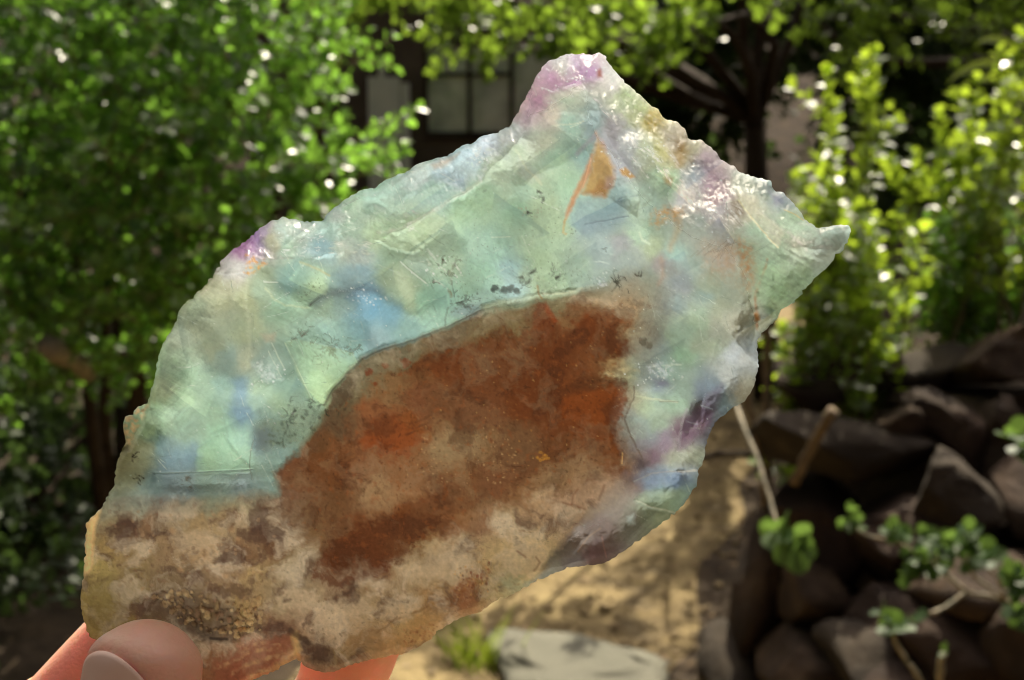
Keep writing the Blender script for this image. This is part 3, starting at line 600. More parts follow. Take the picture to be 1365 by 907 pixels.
SAMPLES_B = """500,490,105,97,72;540,470,100,92,67;600,450,105,92,67;650,430,110,96,66;690,430,115,100,70;740,400,115,105,75;760,420,120,88,58;800,400,150,125,90;840,400,155,130,95;860,410,150,135,105;850,440,150,130,95;820,430,120,75,45;780,440,106,58,30;720,440,96,55,30;680,460,100,58,30;740,470,95,52,27;800,460,100,55,27;830,470,105,60,30;850,480,140,125,95;820,490,150,125,85;790,490,115,75,45;700,490,92,52,28;640,480,100,60,35;600,490,105,62,35;560,500,110,75,45;520,520,120,90,60;480,510,110,100,75;460,530,87,77,57;440,560,90,72,52;500,550,125,80,50;540,570,120,70,35;510,590,125,65,30;560,530,110,70,45;600,540,105,70,45;640,550,110,75,50;600,590,130,105,75;640,600,120,90,60;680,590,105,75,50;700,540,100,55,28;760,540,115,58,22;800,540,120,62,25;820,550,125,65,25;780,580,110,60,30;820,600,110,65,35;740,600,95,60,35;700,610,105,75,50;840,610,110,70,40;860,625,100,68,62
420,600,95,65,40;400,620,100,65,40;450,610,115,75,45;480,630,120,85,60;500,650,135,105,75;540,640,125,85,55;580,650,110,72,45;620,640,115,80,50;660,650,115,80,55;440,650,95,65,40;400,650,105,75,55;540,690,105,60,30;480,720,95,55,30;450,750,85,50,30;500,740,95,55,32;560,700,120,85,55;600,700,120,80,50;640,690,125,90,60;700,650,125,90,60;740,640,130,100,70;780,640,140,110,80;800,660,155,125,95;760,670,145,115,85;720,680,150,120,85;680,700,150,125,90;700,730,165,140,95;660,740,155,130,85;620,730,140,115,80;580,740,145,120,85;560,760,150,125,85;540,790,140,115,80;600,770,140,115,75;640,770,125,95,50;700,760,165,145,95;660,780,150,130,85;690,780,142,138,103
150,690,130,115,80;180,680,140,135,110;170,710,100,75,50;200,700,115,85,55;220,690,120,100,75;260,700,140,115,75;300,700,145,120,80;330,680,130,115,75;240,680,125,110,80;280,670,125,115,85;320,700,140,115,80;340,700,105,75,50;350,690,95,70,50;140,730,140,115,65;130,760,150,130,70;130,800,135,115,55;140,820,120,100,45;180,740,135,110,70;220,740,130,105,70;280,740,145,115,75;320,740,110,80,50;380,700,110,85,60;360,720,95,65,40;180,770,120,100,60;220,770,110,90,60;260,770,105,85,60;300,760,130,105,75;340,760,145,120,75;200,800,80,60,40;230,810,90,70,45;280,820,130,105,55;320,830,145,120,65;250,830,70,60,45;300,850,120,90,60;380,760,130,110,75;400,770,125,105,75;380,800,140,120,85;420,800,140,118,85;410,830,150,125,95;450,830,150,125,90;440,790,130,105,75;480,800,135,110,75;500,820,145,120,80;540,830,160,130,80;580,810,140,105,60;620,790,130,85,50;560,840,150,115,65;520,850,145,110,65;480,850,135,105,65;430,870,100,80,60;460,870,130,105,65;400,860,120,90,60;370,850,100,70,50;350,880,130,70,40;330,870,140,75,45;380,880,150,110,60;320,890,140,80,50;300,880,120,85,55;340,900,140,90,50"""
BROWN = [(100,700),(120,684),(137,676),(165,672),(200,670),(260,668),(300,664),(335,660),(372,658),(366,630),(396,604),(420,570),(433,545),(440,522),(462,498),(482,478),(512,465),(560,450),(600,434),(640,414),(700,402),(722,398),(765,391),(800,388),(838,380),(862,388),(872,402),(866,438),(852,472),(840,486),(833,500),(840,518),(842,532),(828,560),(840,590),(858,615),(860,630),(846,644),(812,664),(772,700),(735,742),(715,772),(690,800),(560,900),(300,960),(60,940),(60,760)]
CPS = [(285,367,-4),(327,323,-5),(377,289,-5.5),(440,282,-6),(503,249,-6.5),(583,210,-6.5),(640,182,-6),(681,167,-4.5),(707,119,-4),(728,84,-4),(773,71,-3.5),(798,70,-4),(836,112,-9),(886,158,-10),(937,188,-11),(987,230,-11),(1045,256,-9.5),(1092,304,-8),(1134,305,-7),(1118,338,-6),(1060,404,-6),(1016,445,-5),(1011,490,-5.5),(972,547,-4),(942,587,-4.5),(929,645,-5),(870,707,-4),(790,753,-4),(700,782,-2),(560,862,-1),(433,897,-1),(336,907,-1),(200,930,-1),(100,850,-1),(100,750,-1.5),(150,626,-1.2),(160,560,-1.5),(200,508,-1.2),(233,420,-1),
(330,345,-0.5),(400,345,0.5),(470,332,1),(545,300,1.6),(640,242,2),(690,190,1.6),(715,150,0.4),(745,110,0.5),(775,108,2.2),(800,150,3.2),(815,190,3.2),(850,240,3.6),(905,295,3.2),(960,315,2.5),(1005,380,1),(1008,440,0),
(540,345,-0.9),(640,290,-0.4),(720,230,-0.6),(790,210,-2.6),(795,255,-2.2),(760,275,-0.2),(850,290,0.2),(700,330,0),(600,380,-0.5),(480,390,-0.9),(400,400,0),(330,430,0.7),(300,500,0),(420,530,0.4),(900,400,0.3),(960,430,0),(860,500,0),(930,560,-0.6),(880,640,-0.5),(800,700,-0.5),(850,640,0.2),(700,600,0),(500,600,0),(300,650,0),(200,750,0),(400,800,0),(600,760,0),(1035,325,-1.3),(985,260,-4),(950,240,-6.5),(900,215,-3),(860,170,-4.5),(880,240,-0.6),(1045,310,-3.2),(1080,330,-3.2),(1030,370,-2.5),(1060,360,-3.4),(920,215,-7),(870,190,-2),(970,260,-3)]

def s2l(c):
    c = np.asarray(c, float) / 255.0
    return np.where(c <= 0.04045, c / 12.92, ((c + 0.055) / 1.055) ** 2.4)

def build_stone():
    STEP = 1.35
    # jagged outline
    P = []
    n = len(OUT)
    for i in range(n):
        a = np.array(OUT[i]); b = np.array(OUT[(i + 1) % n]); L = np.hypot(*(b - a)); k = max(1, int(L / 3.6))
        nrm = np.array([-(b - a)[1], (b - a)[0]]) / (L + 1e-9)
        for j in range(k):
            p = a + (b - a) * j / k
            p = p + nrm * (R.normal(0, 0.75) * (0.5 if j == 0 else 1) + (R.uniform(0.8, 2.6) if R.rand() < 0.10 else 0))
            P.append(p)
    P = np.array(P)
    x0, y0 = P.min(0) - 4; x1, y1 = P.max(0) + 4
    xs = np.arange(x0, x1, STEP); ys = np.arange(y0, y1, STEP)
    GX, GY = np.meshgrid(xs, ys); ny, nx = GX.shape
    # inside test by scanline
    ins = np.zeros((ny, nx), bool)
    A = P; B = np.roll(P, -1, 0)
    for r in range(ny):
        y = ys[r]; m = (A[:, 1] > y) != (B[:, 1] > y)
        xc = np.sort(A[m, 0] + (y - A[m, 1]) / (B[m, 1] - A[m, 1]) * (B[m, 0] - A[m, 0]))
        ins[r] = (np.searchsorted(xc, xs) % 2) == 1
    cell = ins[:-1, :-1] & ins[1:, :-1] & ins[:-1, 1:] & ins[1:, 1:]
    used = np.zeros((ny, nx), bool); cnt = np.zeros((ny, nx), int)
    for dy in (0, 1):
        for dx in (0, 1):
            used[dy:ny - 1 + dy, dx:nx - 1 + dx] |= cell; cnt[dy:ny - 1 + dy, dx:nx - 1 + dx] += cell
    ix = np.argwhere(used); X = xs[ix[:, 1]].copy(); Y = ys[ix[:, 0]].copy(); bnd = cnt[used] < 4
    # distance to the outline
    D2 = np.full(X.shape, 1e9); QX = np.zeros_like(X); QY = np.zeros_like(X)
    for a, b in zip(A, B):
        bb = 130
        lo = np.minimum(a, b) - bb; hi = np.maximum(a, b) + bb
        m = (X > lo[0]) & (X < hi[0]) & (Y > lo[1]) & (Y < hi[1])
        xx = X[m]; yy = Y[m]; e = b - a
        t = np.clip(((xx - a[0]) * e[0] + (yy - a[1]) * e[1]) / (e @ e + 1e-9), 0, 1)
        qx = a[0] + t * e[0]; qy = a[1] + t * e[1]; d = (xx - qx) ** 2 + (yy - qy) ** 2
        k = d < D2[m]; mi = np.where(m)[0][k]
        D2[mi] = d[k]; QX[mi] = qx[k]; QY[mi] = qy[k]
    D3 = np.full(X.shape, 1e9); OA = np.array(OUT, float); OB = np.roll(OA, -1, 0)
    for a, b in zip(OA, OB):
        lo = np.minimum(a, b) - 130; hi = np.maximum(a, b) + 130
        m = np.where((X > lo[0]) & (X < hi[0]) & (Y > lo[1]) & (Y < hi[1]))[0]; e = b - a
        t = np.clip(((X[m] - a[0]) * e[0] + (Y[m] - a[1]) * e[1]) / (e @ e + 1e-9), 0, 1)
        D3[m] = np.minimum(D3[m], (X[m] - a[0] - t * e[0]) ** 2 + (Y[m] - a[1] - t * e[1]) ** 2)
    dist = np.sqrt(np.minimum(D3, 130.0 ** 2))
    X[bnd] = QX[bnd]; Y[bnd] = QY[bnd]; dist[bnd] = 0
    NV = len(X)

    def inside(pts, x, y):
        c = np.zeros(x.shape, bool); pts = np.asarray(pts, float); q = np.roll(pts, -1, 0)
        for (ax, ay), (bx, by) in zip(pts, q):
            m = (ay > y) != (by > y)
            c ^= m & (x < ax + (y - ay) / ((by - ay) if by != ay else 1e-9) * (bx - ax))
        return c
    def segdist(pts, x, y, closed):
        pts = np.asarray(pts, float); d = np.full(x.shape, 1e9)
        q = np.roll(pts, -1, 0) if closed else pts[1:]
        for a, b in zip(pts, q):
            e = b - a; t = np.clip(((x - a[0]) * e[0] + (y - a[1]) * e[1]) / (e @ e + 1e-9), 0, 1)
            d = np.minimum(d, (x - a[0] - t * e[0]) ** 2 + (y - a[1] - t * e[1]) ** 2)
        return np.sqrt(d)
    W1 = fbm(X, Y, 40, 4, 3); W2 = fbm(X, Y, 40, 4, 53)
    F1 = fbm(X, Y, 9, 3, 23); F2 = fbm(X, Y, 9, 3, 73)
    X0_, Y0_ = X, Y
    H = np.zeros(NV); C = np.zeros((NV, 3)); RO = 0.07 + 0.12 * np.clip(fbm(X0_, Y0_, 70, 2, 950) + 0.5, 0, 1); CL = np.zeros(NV)

    def sel(pts, pad):
        p = np.asarray(pts, float); lo = p.min(0) - pad; hi = p.max(0) + pad
        return np.where((X > lo[0]) & (X < hi[0]) & (Y > lo[1]) & (Y < hi[1]))[0]
    def mask_poly(pts, soft, warp=0.0, fine=0.0):
        i = sel(pts, soft + warp + fine + 2)
        x = X[i] + W1[i] * warp + F1[i] * fine; y = Y[i] + W2[i] * warp + F2[i] * fine
        d = segdist(pts, x, y, True); d = np.where(inside(pts, x, y), d, -d)
        return i, np.clip(d / max(soft, 0.1) * 0.5 + 0.5, 0, 1)
    def poly(pts, col=None, a=1.0, soft=3, warp=3, fine=1.5, dz=0.0, rough=None, grain=None):
        i, m = mask_poly(pts, soft, warp, fine)
        if grain: m = m * np.clip(0.5 + grain * fbm(X[i], Y[i], 7, 4, 91), 0, 1)
        if col is not None: C[i] += (s2l(col) - C[i]) * (m * a)[:, None]
        if dz: H[i] += m * dz
        if rough is not None: RO[i] += (rough - RO[i]) * m
    def line(pts, wd, col=None, a=1.0, soft=1.2, warp=3.0, dz=0.0, rough=None, breakup=0.0, kmask=False):
        i = sel(pts, wd + soft + warp + 3)
        x = X[i] + W1[i] * warp + F1[i] * warp * 0.4; y = Y[i] + W2[i] * warp + F2[i] * warp * 0.4
        d = segdist(pts, x, y, False)
        m = np.clip((wd - d) / soft + 0.5, 0, 1)
        if breakup: m = m * np.clip(0.5 + breakup * fbm(X[i], Y[i], 11, 3, 31), 0, 1)
        if kmask: m = m * (1 - BR[i])
        if col is not None: C[i] += (s2l(col) - C[i]) * (m * a)[:, None]
        if dz: H[i] += m * dz
        if rough is not None: RO[i] += (rough - RO[i]) * m
    def dot(x, y, r, col, a=1.0, soft=1.2, dz=0.0):
        i = np.where((np.abs(X - x) < r * 2 + 3) & (np.abs(Y - y) < r * 2 + 3))[0]
        d = np.hypot(X[i] - x + F1[i] * r * 0.9, Y[i] - y + F2[i] * r * 0.9)
        m = np.clip((r - d) / soft + 0.5, 0, 1)
        C[i] += (s2l(col) - C[i]) * (m * a)[:, None]
        if dz: H[i] += np.sqrt(np.clip(1 - (d / (r * 1.3)) ** 2, 0, 1)) * dz
    def specks(pts, n, r0, r1, cols, a=0.8, dz=0.0):
        p = np.asarray(pts, float); lo = p.min(0); hi = p.max(0); k = 0; t = 0
        while k < n and t < n * 30:
            t += 1
            x = R.uniform(lo[0], hi[0]); y = R.uniform(lo[1], hi[1])
            if inside(p, np.array([x]), np.array([y]))[0]:
                dot(x, y, R.uniform(r0, r1), cols[R.randint(len(cols))], a * R.uniform(0.6, 1.0), 1.0, dz); k += 1
    def dendrite(x, y, ang, length, n, col=(70, 72, 55), a=0.75, wd=0.8):
        a = min(0.95, a * 1.3); wd *= 0.72; n = n + 2; col = tuple(c * 0.75 for c in col)
        for k in range(n):
            an = ang + R.normal(0, 0.75); L = length * R.uniform(0.4, 1.0)
            pts = [(x, y)]; px, py = x, y
            for s_ in range(5):
                an += R.normal(0, 0.45); px += math.cos(an) * L / 5; py += math.sin(an) * L / 5; pts.append((px, py))
                if R.rand() < 0.6:
                    b = an + R.choice([-1, 1]) * R.uniform(0.6, 1.2); l2 = L * R.uniform(0.12, 0.3)
                    line([(px, py), (px + math.cos(b) * l2, py + math.sin(b) * l2)], wd * 0.8, col, a, 1.2, 2.0, breakup=2.5)
            line(pts, wd, col, a, 1.2, 2.0, breakup=2.5)

    # ---- pigment: smooth body colours with light and shade mixed in, sampled zone by zone
    def idw(txt, x, y):
        S = np.array([[float(v) for v in s_.split(',')] for ln in txt.split('\n') for s_ in ln.strip().split(';') if s_])
        cols = s2l(S[:, 2:]); num = np.zeros((len(x), 3)); den = np.zeros(len(x))
        for (px, py), c in zip(S[:, :2], cols):
            wgt = 1.0 / ((x - px) ** 2 + (y - py) ** 2 + 60.0) ** 1.9
            num += wgt[:, None] * c; den += wgt
        return num / den[:, None]
    ga = idw(SAMPLES, X + W1 * 12 + F1 * 3, Y + W2 * 12 + F2 * 3)
    gb = idw(SAMPLES_B, X + W1 * 22 + F1 * 9, Y + W2 * 22 + F2 * 9)
    i = sel(BROWN, 60); xq = X[i] + W1[i] * 4 + F1[i] * 3; yq = Y[i] + W2[i] * 4 + F2[i] * 3
    dd = segdist(BROWN, xq, yq, True); dd = np.where(inside(BROWN, xq, yq), dd, -dd)
    st = np.clip((X[i] - 770) / 90, 0, 1); sl_ = np.clip((Y[i] - 640) / 40, 0, 1) * np.clip((380 - X[i]) / 40, 0, 1)
    BR = np.zeros(NV); BR[i] = np.clip(dd / (5 + 30 * st * (F1[i] * 0.3 + 0.9) + 14 * sl_) * 0.5 + 0.5, 0, 1)
    C[:] = ga * (1 - BR[:, None]) + gb * BR[:, None]
    # mottling: cloudy veils in the crystal, blotches in the matrix
    cl = fbm(X + W1 * 25, Y + W2 * 25, 34, 5, 200); cl2 = fbm(X * 0.8 + Y * 0.5, Y - X * 0.3, 16, 4, 222)
    C *= np.exp(((1 - BR) * (0.16 * cl + 0.08 * cl2) + BR * (0.20 * fbm(X, Y, 13, 5, 240, 0.62) + 0.18 * cl))[:, None])
    hue = fbm(X + W2 * 20, Y + W1 * 20, 45, 3, 260)
    C[:, 0] *= np.exp((1 - BR) * -0.05 * hue); C[:, 2] *= np.exp((1 - BR) * 0.07 * hue)
    # cleavage cells: slightly differing clarity with sharp borders
    th = -0.62
    xr = X * math.cos(th) - Y * math.sin(th); yr = X * math.sin(th) + Y * math.cos(th)
    r1, r2, r3, ox, oy, ed = voro(xr + W1 * 9, yr * 1.7 + W2 * 9, 46, 5)
    cellmask = (1 - BR) * np.clip(0.3 + 1.2 * fbm(X, Y, 120, 2, 300), 0, 1)
    C *= np.exp((cellmask * (r1 - 0.5) * 0.36)[:, None])

    # ---- relief from the control points
    v2 = [Vector((a, b)) for a, b, _ in CPS] + [Vector(q) for q in ((20, 20), (1345, 20), (1345, 990), (20, 990))]
    zz = [c for _, _, c in CPS] + [-6, -8, -4, -2]
    vo, _, fo, _, _, _ = delaunay_2d_cdt(v2, [], [], 0, 1e-6)
    zmap = {}
    for q in vo: 
        k = min(range(len(v2)), key=lambda j: (v2[j] - q).length_squared); zmap[len(zmap)] = zz[k]
    xw = X + F1 * 2.5 + W1 * 5; yw = Y + F2 * 2.5 + W2 * 5
    Hc = np.zeros(NV)
    for f in fo:
        a, b, c = [vo[k] for k in f]; za, zb, zc = [zmap[k] for k in f]
        det = (b.y - c.y) * (a.x - c.x) + (c.x - b.x) * (a.y - c.y)
        if abs(det) < 1e-6: continue
        idx = sel([(a.x, a.y), (b.x, b.y), (c.x, c.y)], 14)
        l1 = ((b.y - c.y) * (xw[idx] - c.x) + (c.x - b.x) * (yw[idx] - c.y)) / det
        l2 = ((c.y - a.y) * (xw[idx] - c.x) + (a.x - c.x) * (yw[idx] - c.y)) / det
        l3 = 1 - l1 - l2; ok = (l1 >= -1e-6) & (l2 >= -1e-6) & (l3 >= -1e-6)
        Hc[idx[ok]] = l1[ok] * za + l2[ok] * zb + l3[ok] * zc
    H += Hc
    # gentle hackle and cleavage tilt on the crystal, sawn-flat matrix
    wx = X + W1 * 14; wy = Y + W2 * 14
    wx = X + W1 * 5; wy = Y + W2 * 5
    H += (1 - BR) * (0.65 * np.maximum(tri(wx, wy, 125, 1, 0.5, 1.6), tri(wx, wy, 105, 2, -0.8, 1.4) - 0.2) + 0.07 * np.maximum(tri(wx, wy, 36, 3, 0.9, 1.8), tri(wx, wy, 44, 4, -0.4)))
    H += fbm(X, Y, 60, 4, 400) * 0.10 + fbm(X, Y, 12, 3, 410) * (0.05 + 0.03 * BR)
    # coarse fracture on the crest, top and right spur
    CREST = [(700,160),(728,84),(798,66),(880,140),(960,205),(1050,250),(1140,295),(1128,335),(1020,450),(1000,430),(1004,375),(960,325),(905,300),(850,248),(812,195),(796,165),(770,118)]
    i, m = mask_poly(CREST, 16, 8, 3); CR = np.zeros(NV); CR[i] = m
    i, m = mask_poly([(790,110),(880,150),(990,235),(1010,330),(960,325),(905,300),(850,248),(812,195)], 14, 8, 3); CR2 = np.zeros(NV); CR2[i] = m
    an = math.radians(42); u = X * math.cos(an) + Y * math.sin(an); v = -X * math.sin(an) + Y * math.cos(an)
    rid = 1 - np.abs(vnoise(u / 46 + W1, v / 11 + W2 * 1.5, 500)) * 2; rid2 = 1 - np.abs(vnoise(u / 17, v / 6 + W1 * 2, 510)) * 2
    H += CR2 * (0.75 * tri(wx, wy, 17, 61, 0.75, 3.2) + 0.30 * tri(X, Y, 7.5, 62, 0.72, 3.5) + 0.12 * rid2)
    H += CR * (0.75 * np.maximum(tri(wx, wy, 30, 11, 0.73, 2.2), tri(wx, wy, 24, 12, -0.3)) + 0.30 * np.maximum(tri(X, Y, 9, 13, 0.73, 2.2), tri(X, Y, 11, 14, 1.4)))
    H += CR * 0.13 * tri(X, Y, 4.2, 15, 0.7, 2.0)
    H += (0.35 * CR + 0.5 * CR2) * fbm(X, Y, 7, 3, 520) * 0.35
    RO += 0.32 * CR + 0.05 * CR2
    # chipped top-left rim
    RIM = [(300,345),(337,305),(377,284),(432,290),(470,255),(540,225),(612,192),(690,160),(688,190),(640,238),(545,296),(470,326),(400,340),(330,345)]
    i, m = mask_poly(RIM, 12, 6, 3); RM = np.zeros(NV); RM[i] = m
    H += RM * (0.9 * np.maximum(tri(wx, wy, 46, 21, -0.5, 2.0), tri(wx, wy, 30, 22, 0.6)) + 0.3 * tri(X, Y, 14, 23, -0.5, 2.0) + 0.08 * rid2)

    # ---- features of the crystal
    pur = (150, 92, 150)
    poly([(700,148),(716,128),(745,112),(770,96),(792,92),(800,104),(790,112),(765,118),(740,126),(715,142),(703,158)], (176,132,156), 0.5, 9, 4, 2)
    poly([(768,92),(780,84),(796,88),(800,102),(788,108),(772,106)], pur, 0.4, 6, 3, 2)
    poly([(756,112),(772,104),(776,110),(760,116)], (150,85,135), 0.7, 3)
    poly([(725,128),(750,122),(778,116),(770,126),(745,134),(726,138)], (205,195,180), 0.6, 4)
    for pts in ([(722,118),(738,122),(752,116),(768,112),(780,104)], [(748,96),(756,92),(760,88)], [(728,92),(734,96),(738,90)], [(775,80),(782,92),(788,86)], [(760,104),(772,104),(780,118),(790,132),(800,140)]):
        line(pts, 1.1, (228,220,215), 0.8, 1.0, 3, dz=0.18, breakup=1.5)
    poly([(795,96),(800,92),(803,102),(797,104)], (150,70,30), 0.8, 2)
    line([(796,176),(803,190),(806,200)], 3.0, (180,110,60), 0.75, 4, 3, breakup=1.2)
    # orange iron stain in the hollow
    poly([(797,186),(806,200),(818,222),(819,240),(808,262),(790,262),(776,258),(784,232),(790,208)], (178,126,40), 0.88, 4, 2, 2.5, dz=-0.25)
    poly([(800,240),(812,246),(806,264),(776,258),(790,254)], (150,92,30), 0.75, 3, 2)
    poly([(808,236),(822,232),(816,250),(806,252)], (165,130,120), 0.6, 3)
    poly([(790,206),(786,230),(776,252),(766,272),(752,296),(755,280),(764,258),(774,236)], (192,112,46), 0.82, 2.5, 2, 2)
    line([(788,212),(777,250)], 0.9, (225,160,110), 0.7, 1, 1)
    line([(753,292),(750,310),(754,312)], 1.5, (190,160,90), 0.6, 2, 2)
    poly([(826,226),(834,223),(847,236),(840,238),(829,233)], (178,120,30), 0.9, 1.8, 1, 1)
    line([(770,205),(778,196),(793,182)], 3, (150,140,150), 0.5, 4, 2)
    poly([(866,290),(874,278),(890,274),(912,276),(914,284),(904,294),(890,296),(874,304),(866,300)], (190,140,70), 0.8, 5, 3, 2.5, grain=1.2)
    line([(890,280),(902,277),(908,282)], 2, (140,90,30), 0.7, 2, 3, breakup=2)
    line([(906,288),(900,312),(894,332)], 4, (180,150,100), 0.45, 7, 4)
    line([(882,345),(884,368),(878,380)], 2.5, (160,130,105), 0.5, 5, 3)
    # rust fan under the crest and down the cleft
    poly([(938,330),(966,318),(985,318),(998,330),(1004,352),(1006,372),(1004,390),(994,388),(976,372),(958,372),(944,356)], (162,126,84), 0.7, 16, 6, 5, grain=0.9)
    poly([(985,322),(998,330),(1004,352),(1005,378),(998,384),(990,366),(984,344)], (172,112,52), 0.8, 7, 5, 4, grain=1.0)
    line([(1022,345),(1019,362),(1010,388),(1007,405),(1007,425),(1010,440)], 1.6, (165,115,70), 0.75, 2.5, 4, breakup=1.4, dz=-0.2)
    poly([(1004,418),(1010,418),(1012,428),(1006,428)], (196,128,50), 0.9, 2)
    for k in range(16):
        x = R.uniform(930, 985); y = R.uniform(318, 336); line([(x, y), (x - R.uniform(5, 22), y + R.uniform(4, 16))], 0.5, (110,90,70), 0.5, 0.8, 1.5)
    poly([(904,188),(912,190),(910,215),(902,222)], (165,130,75), 0.7, 5, 3)
    poly([(865,145),(880,148),(886,164),(872,172),(862,160)], (190,165,85), 0.7, 5, 4, 3, grain=2)
    poly([(885,232),(896,236),(894,248),(886,244)], (150,120,70), 0.7, 3)
    poly([(925,212),(945,222),(955,245),(962,262),(948,262),(935,244)], (164,138,148), 0.4, 9, 4, 2)
    # pale fracture hackle along the crest, part of its sparkle painted white
    for k in range(70):
        t = R.rand(); bx = 800 + t * 185; by = 150 + t * 165 + R.normal(0, 12) - 4
        L = R.uniform(6, 24); an = math.radians(R.normal(46, 9))
        line([(bx, by), (bx + math.cos(an) * L * .5 + R.normal(0, 1.5), by + math.sin(an) * L * .5), (bx + math.cos(an) * L, by + math.sin(an) * L)], R.uniform(0.4, 1.5), (232,226,214), R.uniform(0.4, 0.85), 1.0, 3, dz=R.uniform(0.05, 0.3), breakup=1.6)
    for k in range(40):
        t = R.rand(); bx = 905 + t * 95; by = 245 + t * 50 + R.normal(0, 7)
        L = R.uniform(5, 16); an = math.radians(R.normal(40, 14))
        line([(bx, by), (bx + math.cos(an) * L, by + math.sin(an) * L)], R.uniform(0.5, 1.6), (230,224,212), R.uniform(0.4, 0.8), 1.0, 3, dz=R.uniform(0.1, 0.35), breakup=1.6)
    # plate on the right spur
    poly([(983,252),(1000,262),(1016,284),(1040,302),(1046,312),(1036,330),(1020,314),(1000,290),(984,270)], (212,208,180), 0.6, 2.0, 3, 2, dz=0.7)
    line([(984,268),(1000,288),(1022,314),(1036,330)], 1.2, (226,216,176), 0.7, 1.2, 2)
    line([(1042,304),(1060,318),(1074,332)], 2.5, (225,220,205), 0.6, 3, 4, breakup=1.5)
    poly([(1024,256),(1040,262),(1046,270),(1034,274)], (150,148,158), 0.7, 4, 3)
    line([(1046,280),(1062,288),(1072,294)], 1.0, (205,190,140), 0.7, 1, 3, dz=0.15)
    poly([(1010,360),(1030,352),(1050,372),(1046,396),(1020,402),(1010,396)], (168,190,152), 0.6, 5, 3, 2, dz=0.3)
    # ridge of the top-left rim
    line([(640,242),(600,268),(560,292),(530,306),(505,312)], 2.6, (222,222,196), 0.75, 3, 4, dz=0.25, breakup=0.8)
    line([(692,172),(672,196),(650,220),(640,240)], 2.2, (214,220,215), 0.6, 4, 4, breakup=1)
    poly([(628,200),(640,196),(642,214),(634,224)], (222,222,214), 0.6, 3, 3, 3, grain=2)
    poly([(574,220),(590,214),(602,210),(612,204),(596,222),(580,226)], (168,156,138), 0.8, 3, 2, 2)
    poly([(552,338),(575,318),(593,300),(592,290),(575,282),(545,300),(500,320),(520,332)], (186,205,165), 0.55, 2.0, 3, 2, dz=0.5)
    line([(535,350),(548,334),(575,316),(592,304)], 1.6, (112,140,120), 0.5, 2, 2)
    poly([(540,300),(548,296),(552,304),(545,310)], (225,225,208), 0.8, 2, 3, 3, grain=2)
    for k in range(26):
        x = R.uniform(372, 428); y = R.uniform(308, 345); L = R.uniform(3, 10)
        line([(x, y), (x + L, y - L * R.uniform(-.2, .6))], 0.7, (225,226,215), 0.6, 0.9, 3, dz=0.12, breakup=1.8)
    for k in range(20):
        x = R.uniform(432, 485); y = R.uniform(322, 340); L = R.uniform(6, 16)
        line([(x, y), (x + L, y + L * R.uniform(-.1, .25))], 0.7, (228,226,205), 0.6, 1.0, 3, dz=0.12, breakup=1.5)
    poly([(309,334),(328,322),(336,330),(326,346),(312,344)], (160,96,136), 0.4, 6, 3, 2)
    poly([(328,318),(345,300),(352,312),(338,334)], (160,116,158), 0.35, 7, 3, 2)
    poly([(326,340),(338,344),(352,346),(356,352),(340,352),(328,352)], (210,135,30), 0.9, 2.5, 3, 2.5, grain=2.5)
    poly([(324,362),(334,354),(350,354),(344,362),(330,368)], (214,150,40), 0.9, 2.5, 3, 2.5, grain=2.5)
    line([(286,364),(305,366),(322,364)], 1.3, (225,222,212), 0.8, 1.2, 2, dz=0.15, breakup=1)
    line([(352,376),(370,377)], 0.8, (215,220,200), 0.7, 0.8, 1)
    line([(330,372),(328,410),(332,450),(331,490)], 2.2, (205,210,172), 0.35, 7, 4)
    line([(355,385),(365,400),(380,408),(410,412)], 1.2, (195,205,160), 0.5, 3, 4)
    line([(400,350),(420,358),(440,368)], 1.5, (178,178,130), 0.6, 2, 2)
    poly([(372,356),(400,352),(424,366),(408,380),(386,384),(376,372)], (110,142,130), 0.55, 7, 3)
    specks([(392,382),(425,370),(430,385),(400,398)], 26, 0.5, 1.3, [(80,90,70),(95,100,80)], 0.7)
    # blue zone and its dark seam
    poly([(412,406),(440,384),(478,382),(510,384),(512,392),(470,394),(440,396),(420,410)], (100,112,110), 0.8, 5, 3, 2)
    line([(413,407),(424,398),(436,390)], 2.4, (62,66,58), 0.8, 2, 3, breakup=1.2)
    poly([(478,398),(500,390),(518,402),(518,424),(496,432),(480,420)], (96,146,172), 0.5, 22, 5, 3)
    specks([(475,390),(505,388),(508,402),(480,408)], 22, 0.6, 1.6, [(190,215,215),(175,205,210)], 0.35)
    poly([(496,372),(512,352),(528,346),(560,382),(556,398),(526,398),(508,390)], (162,184,150), 0.3, 6, 2, 1, dz=0.3)
    poly([(528,366),(536,364),(552,392),(546,398)], (205,216,180), 0.5, 8, 2, 1)  # bright inner glow painted as a pale patch
    line([(534,350),(548,362),(558,370),(568,378)], 0.8, (218,225,205), 0.8, 1, 1, dz=0.15)
    for pts in ([(570,332),(578,342),(586,352)], [(588,356),(594,362)], [(580,374),(592,382)], [(570,346),(574,352)], [(604,350),(612,360)]):
        line(pts, 1.3, (218,222,205), 0.75, 1.2, 2, dz=0.12, breakup=1)
    # dendrites
    line([(602,352),(601,368),(599,384),(602,396)], 2.2, (120,105,70), 0.75, 2, 5, breakup=1.8)
    for x, y, an, L, n_ in ((600,370,-1.5,26,4),(606,346,-0.4,14,3),(578,378,-1.2,14,2),(590,346,0.2,10,2),(584,346,1,10,2)): dendrite(x, y, an, L, n_, (74,70,50))
    line([(597,410),(594,422),(594,434)], 0.7, (70,72,58), 0.7, 1, 2); line([(597,412),(606,404),(640,398)], 0.5, (90,95,78), 0.5, 1, 2)
    poly([(604,410),(640,404),(650,416),(620,424),(600,420)], (120,138,138), 0.7, 5, 4, 3)
    dendrite(608,404,-0.2,34,7,(64,70,60)); specks([(600,396),(645,390),(648,416),(600,418)], 50, 0.5, 1.5, [(66,72,62),(84,90,78)], 0.7)
